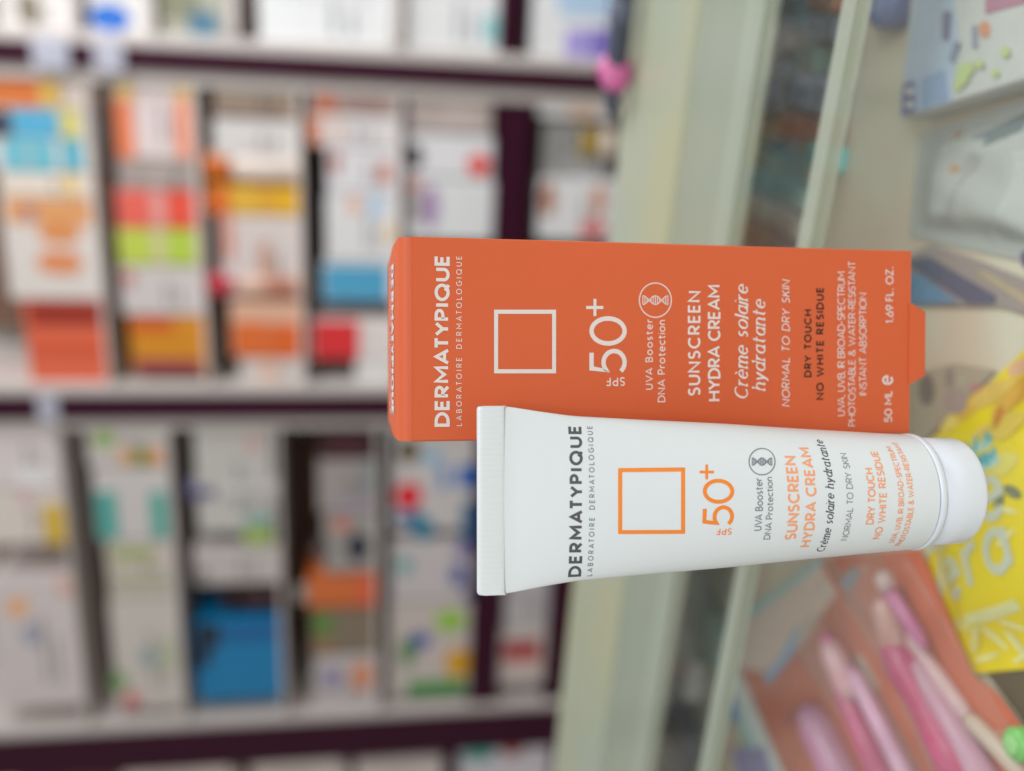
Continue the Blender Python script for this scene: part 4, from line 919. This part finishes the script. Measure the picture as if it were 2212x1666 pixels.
def tube_text(text, base, y0, y1, top, stroke, m, **kw):
    pb = tube_hit(base, 1062); pt_ = tube_hit(top, 1062); s0 = pb.z; cap = pt_.z - pb.z
    # across positions on the ring through s0
    def on_ring(y):
        o = TUI @ EYE; d = TUI.to_3x3() @ ray(base, y); a, b_ = smooth_w(s0), thick(s0)
        lo = -math.pi / 2 * .97; best = None
        for k in range(181):
            ph = lo + (-2 * lo) * k / 180; P = TUM @ Vector((a * math.sin(ph), -b_ * math.cos(ph), s0)) - EYE
            yy = CY - FPX * P.dot(RIGHT) / P.dot(FWD)
            if best is None or abs(yy - y) < best[0]: best = (abs(yy - y), ph)
        ph = best[1]; L = interp([(q[1], q[0]) for q in arc_tab(s0)], abs(ph)); return L * (1 if ph >= 0 else -1)
    c0, c1 = on_ring(y0), on_ring(y1)
    return lettering('lettering', text, lambda u, v, l: tube_put(c0 + u, s0 + v, l), m, tu, c1 - c0, cap, stroke, sub=.0009, **kw)
tube_text('DERMATYPIQUE', 1260, 1245, 920, 1230.5, .22, GREYP, narrow=1.06)
tube_text('LABORATOIRE DERMATOLOGIQUE', 1285, 1244, 921, 1272.5, .17, SOFTG, narrow=.9, space=.6)
def tube_strokes(name, sts_px, w, m):
    q = []
    for st in sts_px:
        o = []
        for (xa, ya), (xb, yb) in zip(st, st[1:]):
            k = max(1, int(math.dist((xa, ya), (xb, yb)) / 12))
            o += [(xa + (xb - xa) * j / k, ya + (yb - ya) * j / k) for j in range(k)]
        o.append(st[-1]); pts = []
        for p in o:
            h = tube_hit(*p); pts.append((arc_of(h), h.z))
        q.append(pts)
    return strokes(name, q, w, tube_put, m, tu)
tube_strokes('square_outline', [[(1339.5, 1082), (1339.5, 1149.5), (1475.5, 1149), (1475.5, 1014.5), (1339.5, 1016), (1339.5, 1082)]], .00092, ORP)
tube_text('50', 1586, 1136, 1035, 1518, .125, ORP)
tube_strokes('lettering', [[(1526.5, 1004), (1526.5, 1036)], [(1511, 1020), (1542, 1020)]], .00062, ORP)
pa, pb_, pc = tube_hit(1582, 1141), tube_hit(1547.5, 1141), tube_hit(1565, 1155.5)
ca, cc = arc_of(pa), arc_of(pc); capm = abs(ca - cc)
lettering('lettering', 'SPF', lambda u, v, l: tube_put(ca - v, pa.z + u, l), ORP, tu, pb_.z - pa.z, capm, .16, sub=.0009)
tube_text('UVA Booster', 1648, 1146, 1032, 1631, .15, SOFTG)
tube_text('DNA Protection', 1670, 1165, 1030, 1655, .15, SOFTG)
tube_strokes('round_badge', [[(1646 + 28 * math.cos(t), 997.6 + 28.5 * math.sin(t)) for t in [2 * math.pi * k / 40 for k in range(41)]]], .00028, SOFTG)
tube_strokes('helix_mark', helix(1646, 997.6, 21, 8), .00026, SOFTG)
tube_text('SUNSCREEN', 1727, 1166.6, 985, 1701.5, .19, SALP)
tube_text('HYDRA CREAM', 1764, 1181, 966.5, 1740, .19, SALP, space=.25)
tube_text('Cr\u00e8me solaire hydratante', 1802, 1192, 951, 1783, .14, GREYP, slant=.22, contrast=.5, narrow=.85, serif=True)
tube_text('NORMAL TO DRY SKIN', 1843, 1166.6, 979, 1828.5, .13, SOFTG)
tube_text('DRY TOUCH', 1891.5, 1134, 1010.6, 1874, .18, SALP)
tube_text('NO WHITE RESIDUE', 1915.5, 1164, 975.5, 1898.5, .18, SALP)
tube_text('UVA, UVB, IR BROAD-SPECTRUM', 1953, 1172, 965, 1940, .17, SALP)
tube_text('PHOTOSTABLE & WATER-RESISTANT', 1974, 1178, 956, 1961, .17, SALP)
